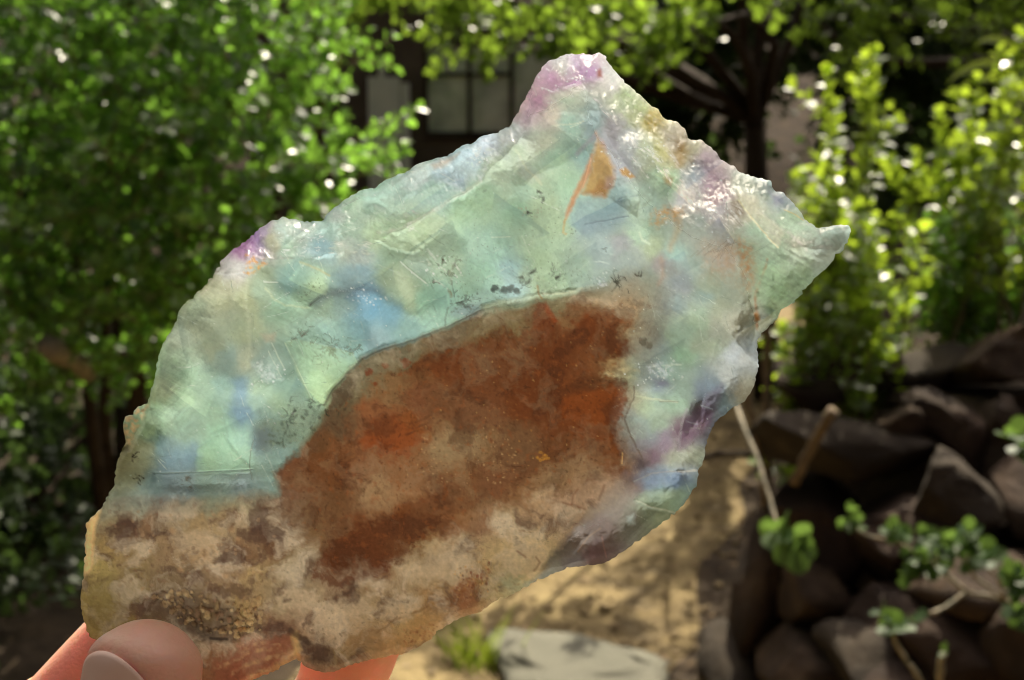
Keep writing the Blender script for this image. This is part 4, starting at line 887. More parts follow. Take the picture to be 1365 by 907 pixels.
    for x, y, an, L, n_ in ((442,462,-1.2,34,5),(440,462,0.3,40,5),(444,462,2.9,30,4),(446,464,1.5,34,5),(470,466,1.0,22,3),(398,450,-0.3,26,5),(388,454,-0.4,14,3),(460,468,-0.8,20,3),(408,461,0.2,16,2)):
        dendrite(x, y, an, L, n_, (88,82,60), 0.62, 0.65)
    dot(659,386,6,(52,60,54),0.9); dot(672,386,5,(56,62,56),0.85); dot(680,384,5,(60,64,58),0.8); dot(688,388,4,(56,60,54),0.85)
    line([(654,386),(668,388),(682,384),(692,392)], 2.6, (50,58,52), 0.85, 2, 4, breakup=1.2)
    for x, y, an, L, n_ in ((690,385,-1.0,22,4),(700,380,-1.2,20,3),(686,410,-1.2,20,6),(708,365,-1,12,3),(742,372,-1.3,16,5),(738,360,-1,12,3),(820,376,-0.7,22,5),(716,390,1.2,12,3),(725,262,1.3,12,4),(716,254,1,8,2),(702,282,0.2,14,4),(764,316,-0.6,14,2),(800,332,0.1,12,1),(848,368,-0.5,16,2)):
        dendrite(x, y, an, L, n_, (72,74,58), 0.7, 0.8)
    line([(816,388),(826,376),(832,370)], 1.3, (66,62,46), 0.8, 1, 2, breakup=1)
    specks([(660,345),(760,345),(800,385),(650,400)], 80, 0.4, 1.1, [(84,92,76),(100,104,84)], 0.6)
    specks([(700,250),(760,250),(770,330),(690,330)], 40, 0.4, 1.0, [(100,98,70),(90,92,72)], 0.55)
    specks([(690,275),(722,275),(724,292),(695,294)], 18, 0.6, 1.5, [(150,125,105)], 0.5)
    specks([(540,280),(660,250),(640,370),(560,380)], 30, 0.4, 1.0, [(96,100,80)], 0.55)
    specks([(230,420),(330,380),(430,330),(440,420),(330,520),(210,560)], 46, 0.4, 1.0, [(100,100,78),(84,88,70)], 0.5)
    line([(780,299),(800,295),(820,291),(838,288)], 1.0, (84,100,98), 0.8, 0.9, 2, dz=-0.15)
    line([(825,265),(850,261)], 0.8, (110,125,120), 0.6, 0.9, 2)
    poly([(775,290),(835,284),(846,300),(800,312),(772,318)], (138,152,158), 0.5, 8, 4)
    line([(655,317),(680,316)], 0.7, (205,215,190), 0.6, 0.8, 1)
    poly([(835,262),(846,264),(868,290),(856,300),(852,320),(868,326),(850,318),(840,290)], (178,198,172), 0.5, 4, 2)
    line([(852,310),(856,320),(866,326)], 1.4, (212,225,190), 0.6, 2, 2)
    line([(785,350),(800,349),(812,352)], 0.8, (220,228,215), 0.7, 1, 2, breakup=1)
    poly([(790,370),(802,372),(812,380),(800,380)], (220,220,228), 0.6, 2, 3, 3, grain=2.5)
    line([(735,168),(760,166),(778,162)], 0.7, (200,205,180), 0.6, 1, 2); line([(760,170),(775,164)], 0.6, (200,205,180), 0.6, 1, 2)
    poly([(690,208),(705,218),(722,238),(708,244),(692,232)], (178,184,170), 0.5, 4, 2)
    line([(688,200),(702,224),(722,246)], 1.6, (200,205,170), 0.5, 3, 3)
    poly([(762,296),(800,262),(812,272),(770,310)], (165,190,180), 0.35, 6, 3)
    # bright triangular plate
    poly([(380,456),(395,452),(470,470),(478,484),(440,520),(417,536),(400,505),(388,478)], (176,206,158), 0.38, 1.2, 1, 0.6, dz=0.45)
    line([(380,458),(394,486),(417,536)], 0.7, (205,220,175), 0.6, 1, 0.6)
    poly([(384,462),(392,474),(398,486),(378,498),(364,468),(362,458)], (118,140,124), 0.6, 4, 2)
    poly([(338,486),(352,482),(372,500),(378,506),(366,510),(348,502)], (212,222,210), 0.7, 4, 3, 3, grain=1.8)
    line([(362,458),(378,490)], 0.9, (190,200,175), 0.6, 1, 1)
    line([(374,512),(392,494)], 0.8, (100,125,105), 0.6, 1.5, 1)
    poly([(396,492),(404,512),(412,534),(392,545),(372,530),(378,510)], (122,148,126), 0.5, 6, 3)
    poly([(347,446),(368,444),(366,456),(354,458)], (182,172,142), 0.6, 3, 2)
    poly([(314,512),(328,510),(330,560),(324,590),(314,560)], (108,138,156), 0.35, 12, 3, 2)
    poly([(296,596),(330,560),(338,600),(330,628),(320,612),(308,580)], (160,200,170), 0.3, 4, 2)
    poly([(262,600),(296,578),(322,612),(334,624),(330,629),(262,630)], (160,200,160), 0.5, 2.0, 2, 1, dz=0.25)
    poly([(222,592),(240,600),(260,616),(262,629),(210,630),(206,614)], (114,142,158), 0.35, 14, 4, 2)
    line([(206,631),(262,630),(300,628),(336,626)], 0.9, (92,110,98), 0.75, 1.0, 1, dz=-0.3)
    poly([(206,632),(336,628),(340,656),(300,662),(240,664),(200,664)], (112,132,126), 0.45, 4, 3, 2, dz=-0.35)
    poly([(224,660),(252,650),(252,664),(226,666)], (160,180,178), 0.5, 4, 3, 3, grain=2); poly([(315,642),(330,640),(330,652),(318,652)], (165,185,185), 0.55, 3, 2, 2, grain=2)
    line([(338,586),(334,604),(332,622),(336,640)], 0.8, (92,100,84), 0.7, 1, 2)
    for x, y, an, L, n_ in ((246,636,1.2,18,5),(252,650,1.2,12,4),(186,634,0.9,12,3),(176,610,-.3,14,3)): dendrite(x, y, an, L, n_, (86,76,54), 0.7, 1.0)
    # dark mossy inclusion
    poly([(340,566),(366,558),(396,560),(420,548),(432,540),(430,560),(414,580),(398,594),(370,600),(346,596)], (104,118,92), 0.6, 6, 6, 3)
    poly([(338,574),(356,566),(366,580),(358,600),(340,598)], (72,82,84), 0.75, 7, 5, 3)
    specks([(345,562),(430,542),(424,575),(390,596),(350,594)], 110, 0.7, 2.6, [(58,68,50),(74,84,62),(120,135,105),(50,60,48)], 0.7)
    dendrite(430,540,2.6,30,8,(58,66,50)); dendrite(380,562,0.0,40,8,(62,70,52), 0.7, 1.0)
    # seam along the top of the matrix
    line([(432,540),(442,522),(464,497),(484,478),(510,466),(560,450),(600,434),(640,414),(664,408)], 1.1, (74,72,54), 0.7, 1.5, 1.5, dz=-0.2)
    poly([(640,410),(664,402),(720,402),(700,410),(670,416),(645,424)], (122,136,110), 0.7, 3, 3, 2)
    poly([(640,408),(720,390),(770,384),(770,391),(724,396),(690,402),(648,412)], (196,210,176), 0.55, 3, 3, 2, dz=0.2)
    line([(722,392),(760,390),(775,384)], 1.5, (222,222,180), 0.7, 1.5, 2, breakup=0.8); line([(716,382),(718,392),(722,398)], 1.6, (140,110,60), 0.7, 2, 2)
    poly([(722,400),(745,398),(790,390),(806,388),(800,396),(760,402),(730,406)], (118,112,82), 0.6, 3, 3, 2)
    poly([(710,420),(718,404),(728,403),(744,428),(738,440),(728,452),(712,446)], (108,62,38), 0.9, 2, 2, 1.5); poly([(728,405),(744,428),(738,432),(726,414)], (142,70,32), 0.7, 2, 1, 1)
    for (x, y, r) in ((493,495,6),(514,488,5),(541,483,6.5),(500,512,3),(858,456,6),(866,462,4)): dot(x, y, r, (110,58,32) if x < 800 else (88,80,62), 0.85, 2.5)
    # brown body
    poly([(640,460),(700,440),(730,420),(760,440),(810,425),(832,440),(838,468),(820,478),(780,486),(790,510),(830,516),(838,532),(826,566),(800,580),(740,580),(700,560),(640,540),(600,500),(520,500),(560,480)], (98,54,28), 0.6, 5, 16, 14)
    poly([(480,585),(500,560),(520,556),(540,565),(560,590),(540,610),(500,604),(482,600)], (126,66,32), 0.65, 3, 10, 9)
    poly([(745,525),(790,516),(828,518),(836,534),(824,562),(790,570),(752,556)], (122,64,28), 0.65, 2.5, 7, 6)
    poly([(378,620),(400,602),(440,600),(470,615),(450,650),(410,660),(380,648)], (104,64,36), 0.65, 3, 10, 9)
    poly([(420,770),(440,720),(480,700),(560,680),(590,690),(540,740),(520,756),(500,770),(470,780),(440,785)], (88,50,28), 0.8, 3, 12, 11)
    poly([(440,800),(476,778),(470,800),(460,815)], (80,55,36), 0.8, 3, 4, 3)
    poly([(600,640),(680,620),(740,600),(700,650),(640,680),(560,690),(540,670)], (98,62,38), 0.55, 5, 14, 12)
    poly([(568,600),(600,570),(640,570),(650,590),(610,620),(580,625)], (140,120,90), 0.45, 10, 8, 6); poly([(470,640),(520,640),(560,655),(520,680),(480,670)], (146,116,84), 0.6, 8, 8, 5)
    for pts in ([(545,566),(570,556),(590,550)], [(540,580),(566,572),(586,562)], [(550,572),(575,563)]): line(pts, 1.6, (62,40,28), 0.6, 2, 3, breakup=1.4)
    poly([(740,520),(790,500),(830,505),(836,515),(790,520),(750,530)], (80,48,28), 0.6, 4, 6, 4)
    line([(800,500),(820,494),(850,494)], 3, (196,180,135), 0.6, 4, 4, breakup=1.2); poly([(805,498),(836,500),(846,504),(826,508)], (205,200,160), 0.55, 3, 3, 3, grain=2)
    line([(845,515),(846,530),(832,560),(846,590),(856,612)], 1.2, (88,66,50), 0.6, 2, 3)
    specks([(640,440),(830,440),(830,600),(640,640),(520,640)], 150, 0.4, 1.2, [(165,115,60),(150,95,50),(190,150,90)], 0.5)
    specks([(560,570),(680,570),(700,640),(560,660)], 200, 0.4, 1.3, [(165,125,85),(185,150,105),(70,44,30)], 0.5)
    specks([(480,480),(700,430),(840,430),(830,600),(640,680),(440,740),(400,640)], 260, 0.5, 2.2, [(70,40,24),(62,36,24),(130,78,40)], 0.45)
    specks([(715,600),(735,605),(730,615),(715,613)], 10, 1.5, 3, [(165,115,45)], 0.7); line([(830,604),(829,618)], 0.9, (200,160,100), 0.7, 1, 1)
    # blotches: rust, dark iron and cloudy quartz with ragged borders
    def blot(scale, seed, lo, hi, col, a, gate, ox_=0):
        n_ = fbm(X + W1 * scale * 0.5 + ox_, Y + W2 * scale * 0.5, scale, 6, seed, 0.62)
        m = np.clip((n_ - lo) / (hi - lo), 0, 1) * gate * a
        C[:] = C + (s2l(col) - C) * m[:, None]
    upper = np.zeros(NV); i, m = mask_poly([(380,640),(440,540),(520,480),(640,440),(720,405),(840,420),(840,520),(850,610),(760,650),(640,690),(560,740),(440,770),(400,700)], 14, 14, 8); upper[i] = m
    upper *= BR; lower = BR * (1 - upper)
    blot(40, 901, 0.02, 0.26, (72,42,26), 0.55, upper); blot(74, 905, 0.02, 0.40, (138,114,86), 0.38, upper); blot(12, 909, 0.15, 0.40, (128,72,36), 0.4, upper); blot(8, 913, 0.22, 0.42, (58,36,24), 0.45, upper)
    blot(36, 921, 0.05, 0.28, (82,58,44), 0.65, lower); blot(52, 925, -0.05, 0.35, (178,160,130), 0.6, lower); blot(11, 929, 0.20, 0.40, (112,74,46), 0.4, lower); blot(7, 933, 0.28, 0.45, (76,54,40), 0.35, lower); blot(9, 937, 0.26, 0.45, (186,160,116), 0.15, lower)
    # pale quartz matrix with rust
    for (x, y, rx, ry) in ((605,760,30,22),(555,760,26,18),(700,745,36,24),(440,825,24,26),(395,800,26,16),(470,810,30,16),(585,735,24,14),(260,720,34,14),(530,815,24,14)):
        a_ = np.linspace(0, 6.28, 10)[:-1]; poly([(x + rx * math.cos(t), y + ry * math.sin(t)) for t in a_], (168,146,112), 0.55, 5, 10, 9)
    for (x, y, rx, ry) in ((165,705,18,12),(345,690,14,22),(350,712,34,12),(305,745,24,8),(212,714,18,6),(385,800,7,5),(360,838,20,8),(430,872,14,12),(408,862,12,10),(470,792,10,16),(310,790,30,8)):
        a_ = np.linspace(0, 6.28, 10)[:-1]; poly([(x + rx * math.cos(t), y + ry * math.sin(t)) for t in a_], (72,50,38), 0.65, 3, 8, 8)
    poly([(620,770),(650,752),(656,764),(640,790),(615,806),(595,824),(580,826),(600,800)], (130,82,40), 0.6, 7, 7, 6, grain=2)
    specks([(605,760),(655,745),(650,790),(610,810)], 90, 0.6, 2.0, [(120,66,36),(170,130,70),(90,50,30)], 0.65)
    line([(520,828),(545,820),(570,810),(600,798)], 1.5, (112,76,42), 0.7, 2, 4, breakup=1); line([(500,845),(515,836),(530,822)], 1.0, (110,80,45), 0.6, 2, 3)
    poly([(510,850),(580,815),(600,815),(590,836),(560,856),(520,866)], (165,128,72), 0.5, 6, 5, 3)
    specks([(535,840),(590,828),(570,852),(540,862)], 50, 0.6, 2.0, [(128,76,42),(150,100,55)], 0.6)
    for pts in ([(762,672),(766,660),(772,652)], [(752,670),(768,674),(780,680)], [(798,666),(806,648)], [(690,735),(700,742)], [(715,742),(720,750),(712,760)]): line(pts, 1.4, (112,72,46), 0.6, 2.5, 3)
    line([(770,735),(785,715),(800,705)], 0.9, (165,135,112), 0.6, 1.2, 1); line([(802,715),(808,742)], 0.9, (155,120,110), 0.6, 1.2, 1)
    poly([(700,780),(735,758),(745,764),(720,778)], (150,152,140), 0.6, 4, 2)
    # violet and blue zones on the right
    poly([(912,566),(930,545),(950,520),(962,512),(966,520),(955,545),(945,562),(930,580),(912,600),(905,592)], (110,92,112), 0.6, 5, 3, 2); poly([(910,578),(935,560),(948,552),(940,580),(920,590),(906,598)], (100,66,84), 0.7, 6, 3, 2)
    line([(933,540),(950,546)], 0.8, (175,180,185), 0.7, 1, 1); line([(915,562),(930,566)], 0.7, (170,165,172), 0.6, 1, 1)
    line([(915,546),(908,572),(905,600)], 1.5, (160,150,150), 0.5, 2.5, 2)
    poly([(850,640),(870,630),(905,624),(928,630),(924,644),(895,648),(862,652)], (122,142,168), 0.6, 9, 3, 2)
    line([(845,642),(868,632),(895,628),(912,630)], 1.0, (150,145,140), 0.6, 1.5, 2, dz=0.25); line([(905,628),(928,628)], 1.5, (225,220,205), 0.7, 1.5, 2, dz=0.2)
    poly([(845,668),(862,655),(900,650),(918,660),(902,684),(880,680),(862,676)], (172,188,158), 0.5, 3, 2, 1, dz=0.3)
    line([(848,668),(868,676),(885,680),(900,684)], 1.2, (200,200,175), 0.6, 1.2, 2, dz=0.15)
    poly([(836,690),(844,686),(846,698),(838,700)], (200,208,198), 0.7, 3, 2)
    poly([(862,490),(880,480),(898,494),(894,504),(872,500)], (210,215,215), 0.5, 3, 4, 3, grain=2.5, dz=0.2)
    line([(868,488),(885,488),(910,486)], 1.0, (215,225,200), 0.6, 1.2, 3, breakup=1.2, dz=0.15)
    poly([(870,504),(888,506),(890,514),(876,514)], (112,108,128), 0.6, 4, 3)
    line([(850,528),(880,534),(902,536)], 1.4, (205,208,170), 0.6, 2, 2, dz=0.2); line([(880,536),(904,536)], 0.6, (96,96,80), 0.6, 0.8, 1)
    poly([(845,610),(866,614),(862,628),(848,626)], (62,44,44), 0.7, 4, 4, 3)
    poly([(860,600),(885,585),(905,596),(890,612),(868,620)], (112,84,98), 0.55, 8, 4, 3)
    # gritty crust by the thumb and red chip at the lower edge
    poly([(195,812),(215,795),(260,790),(300,805),(345,828),(330,850),(290,850),(255,846),(215,822)], (74,56,40), 0.75, 8, 7, 5)
    specks([(200,796),(235,785),(345,812),(360,838),(310,852),(250,835)], 170, 1.0, 4.2, [(160,134,86),(140,112,70),(172,148,100),(110,86,56),(124,94,66)], 0.75, dz=0.45)
    specks([(330,800),(346,795),(348,830),(325,845),(310,835)], 40, 1.5, 4.0, [(176,148,96),(160,130,82)], 0.75, dz=0.4)
    poly([(285,880),(320,864),(365,850),(390,850),(392,868),(360,890),(330,905),(290,905)], (132,78,52), 0.7, 4, 7, 7)
    for pts in ([(290,888),(330,872),(370,862)], [(310,898),(350,880),(385,868)], [(330,905),(360,892)], [(320,868),(350,858)]): line(pts, 3, (166,134,88), 0.65, 2.5, 7, breakup=1.8)
    poly([(388,846),(396,842),(402,866),(392,876)], (180,145,80), 0.6, 3, 3, 3)
    poly([(255,830),(290,846),(300,856),(270,856)], (60,52,42), 0.6, 4, 3); line([(280,851),(302,852)], 2.0, (44,36,30), 0.8, 2, 2)
    line([(385,842),(400,850),(412,856)], 4, (62,46,36), 0.7, 4, 5)
    specks([(340,800),(460,780),(560,800),(520,840),(420,860)], 60, 0.6, 2.2, [(92,70,50),(110,84,58)], 0.5)
    specks([(130,680),(380,670),(400,780),(200,790),(120,780)], 110, 0.7, 3.0, [(82,58,42),(96,70,48),(150,116,78)], 0.45)
    for (x, y) in ((230,708),(308,706),(318,720),(300,768),(240,760)): dot(x, y, 4, (170,130,84), 0.35, 4)
    poly([(112,700),(122,690),(135,680),(128,700),(124,725),(122,760),(112,770)], (205,168,104), 0.75, 3, 2, 1)
    poly([(160,540),(200,535),(188,560),(172,592),(160,592)], (196,165,120), 0.85, 4, 2, 2, grain=3)
    poly([(110,780),(150,770),(170,800),(150,835),(115,840)], (132,116,66), 0.4, 8, 5, 3)

    # ---- fine structure: feathery veils, grain, hairline cleavage and painted sparkle
    K = 1 - BR
    for s_, (an_, la, lb, amp) in enumerate(((0.5, 70, 9, 0.24), (-0.75, 80, 8, 0.24), (1.25, 60, 10, 0.16))):
        uu = X * math.cos(an_) + Y * math.sin(an_); vv = -X * math.sin(an_) + Y * math.cos(an_)
        f_ = 1 - np.abs(fbm(uu / la * 10 + W1 * 4, vv / lb * 10 + W2 * 4, 10, 3, 800 + s_)) * 2
        gate = np.clip(0.2 + 1.6 * fbm(X, Y, 90, 2, 820 + s_), 0, 1)
        C *= np.exp((K * gate * amp * (f_ - 0.45))[:, None]); H += K * gate * 0.035 * f_
    g1 = fbm(X, Y, 6, 3, 840, 0.7); C *= np.exp(((0.17 * K + 0.22 * BR) * g1)[:, None])
    for k in range(420):
        x = R.uniform(180, 1090); y = R.uniform(90, 700); L = R.uniform(6, 42); an = R.choice([-0.45, 0.55, 1.2, -0.1]) + R.normal(0, 0.12)
        line([(x, y), (x + math.cos(an) * L, y + math.sin(an) * L)], R.uniform(0.25, 0.7), (215,222,200) if R.rand() < 0.65 else (96,112,100), R.uniform(0.2, 0.7), 0.9, 2.5, dz=R.uniform(-0.08, 0.10), breakup=1.4, kmask=True)
    # fine smoky grain of tiny inclusions along healed cracks
    specks([(560,330),(640,320),(760,330),(800,380),(700,400),(600,400)], 160, 0.3, 0.8, [(70,74,58),(88,84,62),(60,66,54)], 0.7)
    specks([(240,420),(340,320),(700,150),(800,80),(1100,310),(1000,520),(900,660),(860,500),(800,380),(640,405),(440,520),(330,650),(170,640)], 420, 0.35, 1.0, [(220,226,208),(205,215,195),(230,228,215)], 0.55, dz=0.05)  # sparkle painted as pale flecks
    for (cx, cy_0, n_, sp) in ((880,495,40,16),(360,500,26,14),(590,365,30,16),(490,398,26,16),(400,330,34,18),(930,275,60,30),(860,205,60,32),(760,100,40,22),(640,215,24,10),(800,376,20,10)):
        for k in range(n_): dot(R.normal(cx, sp), R.normal(cy_0, sp * 0.6), R.uniform(0.4, 1.5), (228,230,220), R.uniform(0.3, 0.75), 0.9, 0.08)

    # ---- inner cleavage planes: light they catch painted in, fading from one sharp border
    def veil(x, y, an, L, Wd, amp, tintc):
        ca, sa = math.cos(an), math.sin(an)
        i = np.where((np.abs(X - x) < L + Wd) & (np.abs(Y - y) < L + Wd))[0]
        if not len(i): return
        u_ = (X[i] - x) * ca + (Y[i] - y) * sa + W1[i] * 3; v_ = -(X[i] - x) * sa + (Y[i] - y) * ca + W2[i] * 3
        m = np.clip((L * (1 - 0.35 * np.clip(v_ / Wd, 0, 1)) * 0.5 - np.abs(u_)) / 2.5, 0, 1) * np.clip(v_ / 1.3 + 0.5, 0, 1) * np.clip(1 - v_ / Wd, 0, 1) * K[i]
        C[i] *= np.exp(amp * m[:, None] * np.array(tintc))
    for k in range(95):
        veil(R.uniform(200, 1080), R.uniform(100, 690), R.choice([-0.55, 0.62, 1.15, 2.6, 3.7, 4.4]) + R.normal(0, 0.10), R.uniform(18, 100), R.uniform(10, 46), R.choice([-1, 1]) * R.uniform(0.10, 0.34), (1.0, 0.9, 0.85) if R.rand() < 0.6 else (1.15, 0.95, 0.6))

    # ---- bevel at the rim and the knob behind the left edge
    wb = np.full(NV, 9.0) + 7 * tri(X, Y, 26, 41)
    e_ = np.clip(dist / np.maximum(wb, 3.5), 0, 1)
    H -= 2.2 * (1 - e_) ** 1.2 * (1 - 0.4 * CR)
    i, m = mask_poly([(150,540),(200,530),(190,566),(172,600),(150,600)], 3, 1, 1); H[i] -= 4.0 * m
    i, m = mask_poly([(100,700),(118,686),(137,676),(130,700),(126,730),(125,775),(100,790)], 3, 1, 1); H[i] -= 2.2 * m
    # ---- back side: coarse broken faces
    T = 13.5 + 2.0 * fbm(X, Y, 260, 2, 700) + (2.2 * np.maximum(tri(wx, wy, 150, 31, 0.4, 1.4), tri(wx, wy, 120, 32, -0.7)) + 0.30 * np.maximum(tri(wx, wy, 55, 33, 1.0, 1.5), tri(wx, wy, 60, 34, -0.2))) * (1 - 0.8 * BR) + 0.12 * fbm(X, Y, 40, 3, 710)
    Zb = -T
    ee = np.clip(dist / 30.0, 0, 1) ** 0.5
    Zb = H * (1 - ee) + Zb * ee
    Zb = np.minimum(Zb, H - 0.15 - 4.5 * np.clip(dist / 10.0, 0, 1) ** 0.6)
    mm = STONE_D / F
    fx = (X - 682.5) * mm; fy = (453.5 - Y) * mm
    fac = (STONE_D - H * 1e-3) / STONE_D
    vf = np.stack([fx * fac, fy * fac, H * 1e-3], 1)
    inn = np.where(~bnd)[0]
    vb = np.stack([fx[inn], fy[inn], Zb[inn] * 1e-3], 1)
    idx = np.full((ny, nx), -1); idx[used] = np.arange(NV)
    bidx = np.arange(NV); bidx[inn] = NV + np.arange(len(inn))
    cy_, cx_ = np.where(cell)
    a = idx[cy_, cx_]; b = idx[cy_, cx_ + 1]; c = idx[cy_ + 1, cx_ + 1]; d = idx[cy_ + 1, cx_]
    ff = np.stack([a, d, c, b], 1)
    fb = bidx[np.stack([a, b, c, d], 1)]
    faces = np.concatenate([ff, fb]).astype(np.int32); verts = np.concatenate([vf, vb]).astype(np.float32)
    me = bpy.data.meshes.new('fluorite_slab')
    me.vertices.add(len(verts)); me.vertices.foreach_set('co', verts.ravel())
    nf = len(faces); me.loops.add(nf * 4); me.loops.foreach_set('vertex_index', faces.ravel())
    me.polygons.add(nf); me.polygons.foreach_set('loop_start', np.arange(0, nf * 4, 4, dtype=np.int32))
    me.update(calc_edges=True); me.validate()
    C_ = np.clip(C, 0.0, 1.0)
    lum = (C_ @ np.array([0.25, 0.6, 0.15]))[:, None]
    ch = np.abs(C_ - lum).max(1)[:, None] / np.maximum(lum, 1e-3)
    C_ = np.clip(lum + (C_ - lum) * (1.22 - 0.36 * BR + 0.12 * upper)[:, None] / (1 + (1 - BR)[:, None] * 0.32 * ch), 0.004, 1.0)
    C_ = C_ ** (1.26 - 0.20 * BR)[:, None] * np.array([1.03, 1.09, 1.30]) * (1 + np.array([0.76, 0.70, 0.52]) * BR[:, None] + np.array([0.14, 0.16, 0.20]) * lower[:, None] - np.array([0.12, 0.12, 0.16]) * upper[:, None])
    al = np.concatenate([C_, C_[inn]])
    at_ = me.attributes.new('pigment', 'FLOAT_COLOR', 'POINT')
    at_.data.foreach_set('color', np.concatenate([al, np.ones((len(al), 1))], 1).astype(np.float32).ravel())
    def fattr(nm, v):
        q = me.attributes.new(nm, 'FLOAT', 'POINT'); q.data.foreach_set('value', np.concatenate([v, v[inn]]).astype(np.float32))
    fattr('matrix', BR); fattr('rough', np.clip(RO, 0.05, 1)); fattr('hackle', np.clip(CR + RM * 0.4, 0, 1)); FRX = np.zeros(NV)
    for pts, a_ in (([(140,530),(222,528),(222,665),(130,670)], 0.9), ([(715,765),(860,645),(932,628),(942,665),(820,760),(740,780)], 0.65), ([(930,600),(950,440),(1020,440),(1020,545),(945,600)], 0.5), ([(100,680),(140,670),(150,800),(100,850)], 0.8)):
        i, m = mask_poly(pts, 16, 4, 3); FRX[i] = np.maximum(FRX[i], m * a_)
    fattr('frost', np.clip(np.exp(-dist / 9.0) + 0.75 * CR + 0.35 * RM + FRX, 0, 1))
    mi = np.zeros(nf, np.int32); mi[nf // 2:] = 1; me.polygons.foreach_set('material_index', mi)
    me.shade_smooth()
    return me

def stone_material():
    m, nt, p = newmat('fluorite')
    A_ = lambda n: N(nt, 'ShaderNodeAttribute', attribute_name=n)
    pig = A_('pigment'); mtx = A_('matrix'); rg = A_('rough'); hk = A_('hackle')
    tc = N(nt, 'ShaderNodeTexCoord')
    sc = N(nt, 'ShaderNodeVectorMath', operation='SCALE'); sc.inputs['Scale'].default_value = STONE_GAIN
    nt.links.new(pig.outputs['Color'], sc.inputs[0])
    mn = N(nt, 'ShaderNodeVectorMath', operation='MINIMUM'); mn.inputs[1].default_value = (0.985, 0.985, 0.985)
    nt.links.new(sc.outputs[0], mn.inputs[0])
    nt.links.new(mn.outputs[0], p.inputs['Base Color'])
    p.inputs['Subsurface Weight'].default_value = 1.0
    p.inputs['Subsurface Radius'].default_value = (1.0, 1.0, 1.0)
    s = N(nt, 'ShaderNodeMapRange'); s.inputs['To Min'].default_value = 0.0075; s.inputs['To Max'].default_value = 0.004
    nt.links.new(mtx.outputs['Fac'], s.inputs['Value']); nt.links.new(s.outputs[0], p.inputs['Subsurface Scale'])
    p.inputs['IOR'].default_value = 1.43
    nt.links.new(rg.outputs['Fac'], p.inputs['Roughness'])
    n1 = N(nt, 'ShaderNodeTexNoise', Scale=1400.0, Detail=4.0, Roughness=0.6); nt.links.new(tc.outputs['Object'], n1.inputs['Vector'])
    n2 = N(nt, 'ShaderNodeTexVoronoi', Scale=700.0); nt.links.new(tc.outputs['Object'], n2.inputs['Vector'])
    ad = N(nt, 'ShaderNodeMath', operation='MULTIPLY_ADD'); nt.links.new(n2.outputs['Distance'], ad.inputs[0]); nt.links.new(hk.outputs['Fac'], ad.inputs[1]); nt.links.new(n1.outputs[0], ad.inputs[2])
    nt.links.new(bump(nt, ad.outputs[0], 0.5, 0.0003), p.inputs['Normal'])
    tw = N(nt, 'ShaderNodeMapRange'); tw.inputs['To Min'].default_value = 0.84; tw.inputs['To Max'].default_value = 0.05
    nt.links.new(mtx.outputs['Fac'], tw.inputs['Value']); nt.links.new(tw.outputs[0], p.inputs['Transmission Weight'])
    tr = N(nt, 'ShaderNodeBsdfTranslucent'); nt.links.new(mn.outputs[0], tr.inputs['Color'])
    ft = N(nt, 'ShaderNodeMapRange'); ft.inputs['To Min'].default_value = 0.20; ft.inputs['To Max'].default_value = 0.62
    nt.links.new(mtx.outputs['Fac'], ft.inputs['Value'])
    fr_ = A_('frost'); fm = N(nt, 'ShaderNodeMath', operation='MULTIPLY'); fm.inputs[1].default_value = 0.72; nt.links.new(fr_.outputs['Fac'], fm.inputs[0])
    mxx = N(nt, 'ShaderNodeMath', operation='MAXIMUM'); nt.links.new(fm.outputs[0], mxx.inputs[0]); nt.links.new(ft.outputs[0], mxx.inputs[1])
    mx = N(nt, 'ShaderNodeMixShader'); nt.links.new(mxx.outputs[0], mx.inputs[0]); nt.links.new(p.outputs[0], mx.inputs[1]); nt.links.new(tr.outputs[0], mx.inputs[2])
    nt.links.new(mx.outputs[0], nt.nodes['Material Output'].inputs[0])
    return m
def stone_back_material():
    # broken, frosted back of the slab: lets the sun in as soft light
    m, nt, p = newmat('fluorite_rough')
    tc = N(nt, 'ShaderNodeTexCoord'); n1 = N(nt, 'ShaderNodeTexNoise', Scale=160.0, Detail=5.0); nt.links.new(tc.outputs['Object'], n1.inputs['Vector'])
    t = N(nt, 'ShaderNodeBsdfTranslucent'); nt.links.new(ramp(nt, n1.outputs[0], [(0.3, (0.38, 0.44, 0.46)), (0.7, (0.49, 0.53, 0.555))]), t.inputs['Color'])
    p.inputs['Base Color'].default_value = (0.6, 0.58, 0.48, 1); p.inputs['Roughness'].default_value = 0.5
    mix = N(nt, 'ShaderNodeMixShader'); mix.inputs[0].default_value = 0.85
    nt.links.new(p.outputs[0], mix.inputs[1]); nt.links.new(t.outputs[0], mix.inputs[2]); nt.links.new(mix.outputs[0], nt.nodes['Material Output'].inputs[0])
    return m
STONE_GAIN = 1.22
stone_me = build_stone(); stone_me.materials.append(stone_material()); stone_me.materials.append(stone_back_material())
stone = link('fluorite_slab', stone_me, None)
STONE_M = Matrix.Translation(CAM + FWD * STONE_D) @ Matrix.Rotation(math.pi / 2 - PITCH, 4, 'X')
stone.matrix_world = STONE_M
tag(stone, 'translucent green and blue fluorite slab with rusty brown core held up in the hand', 'crystal')
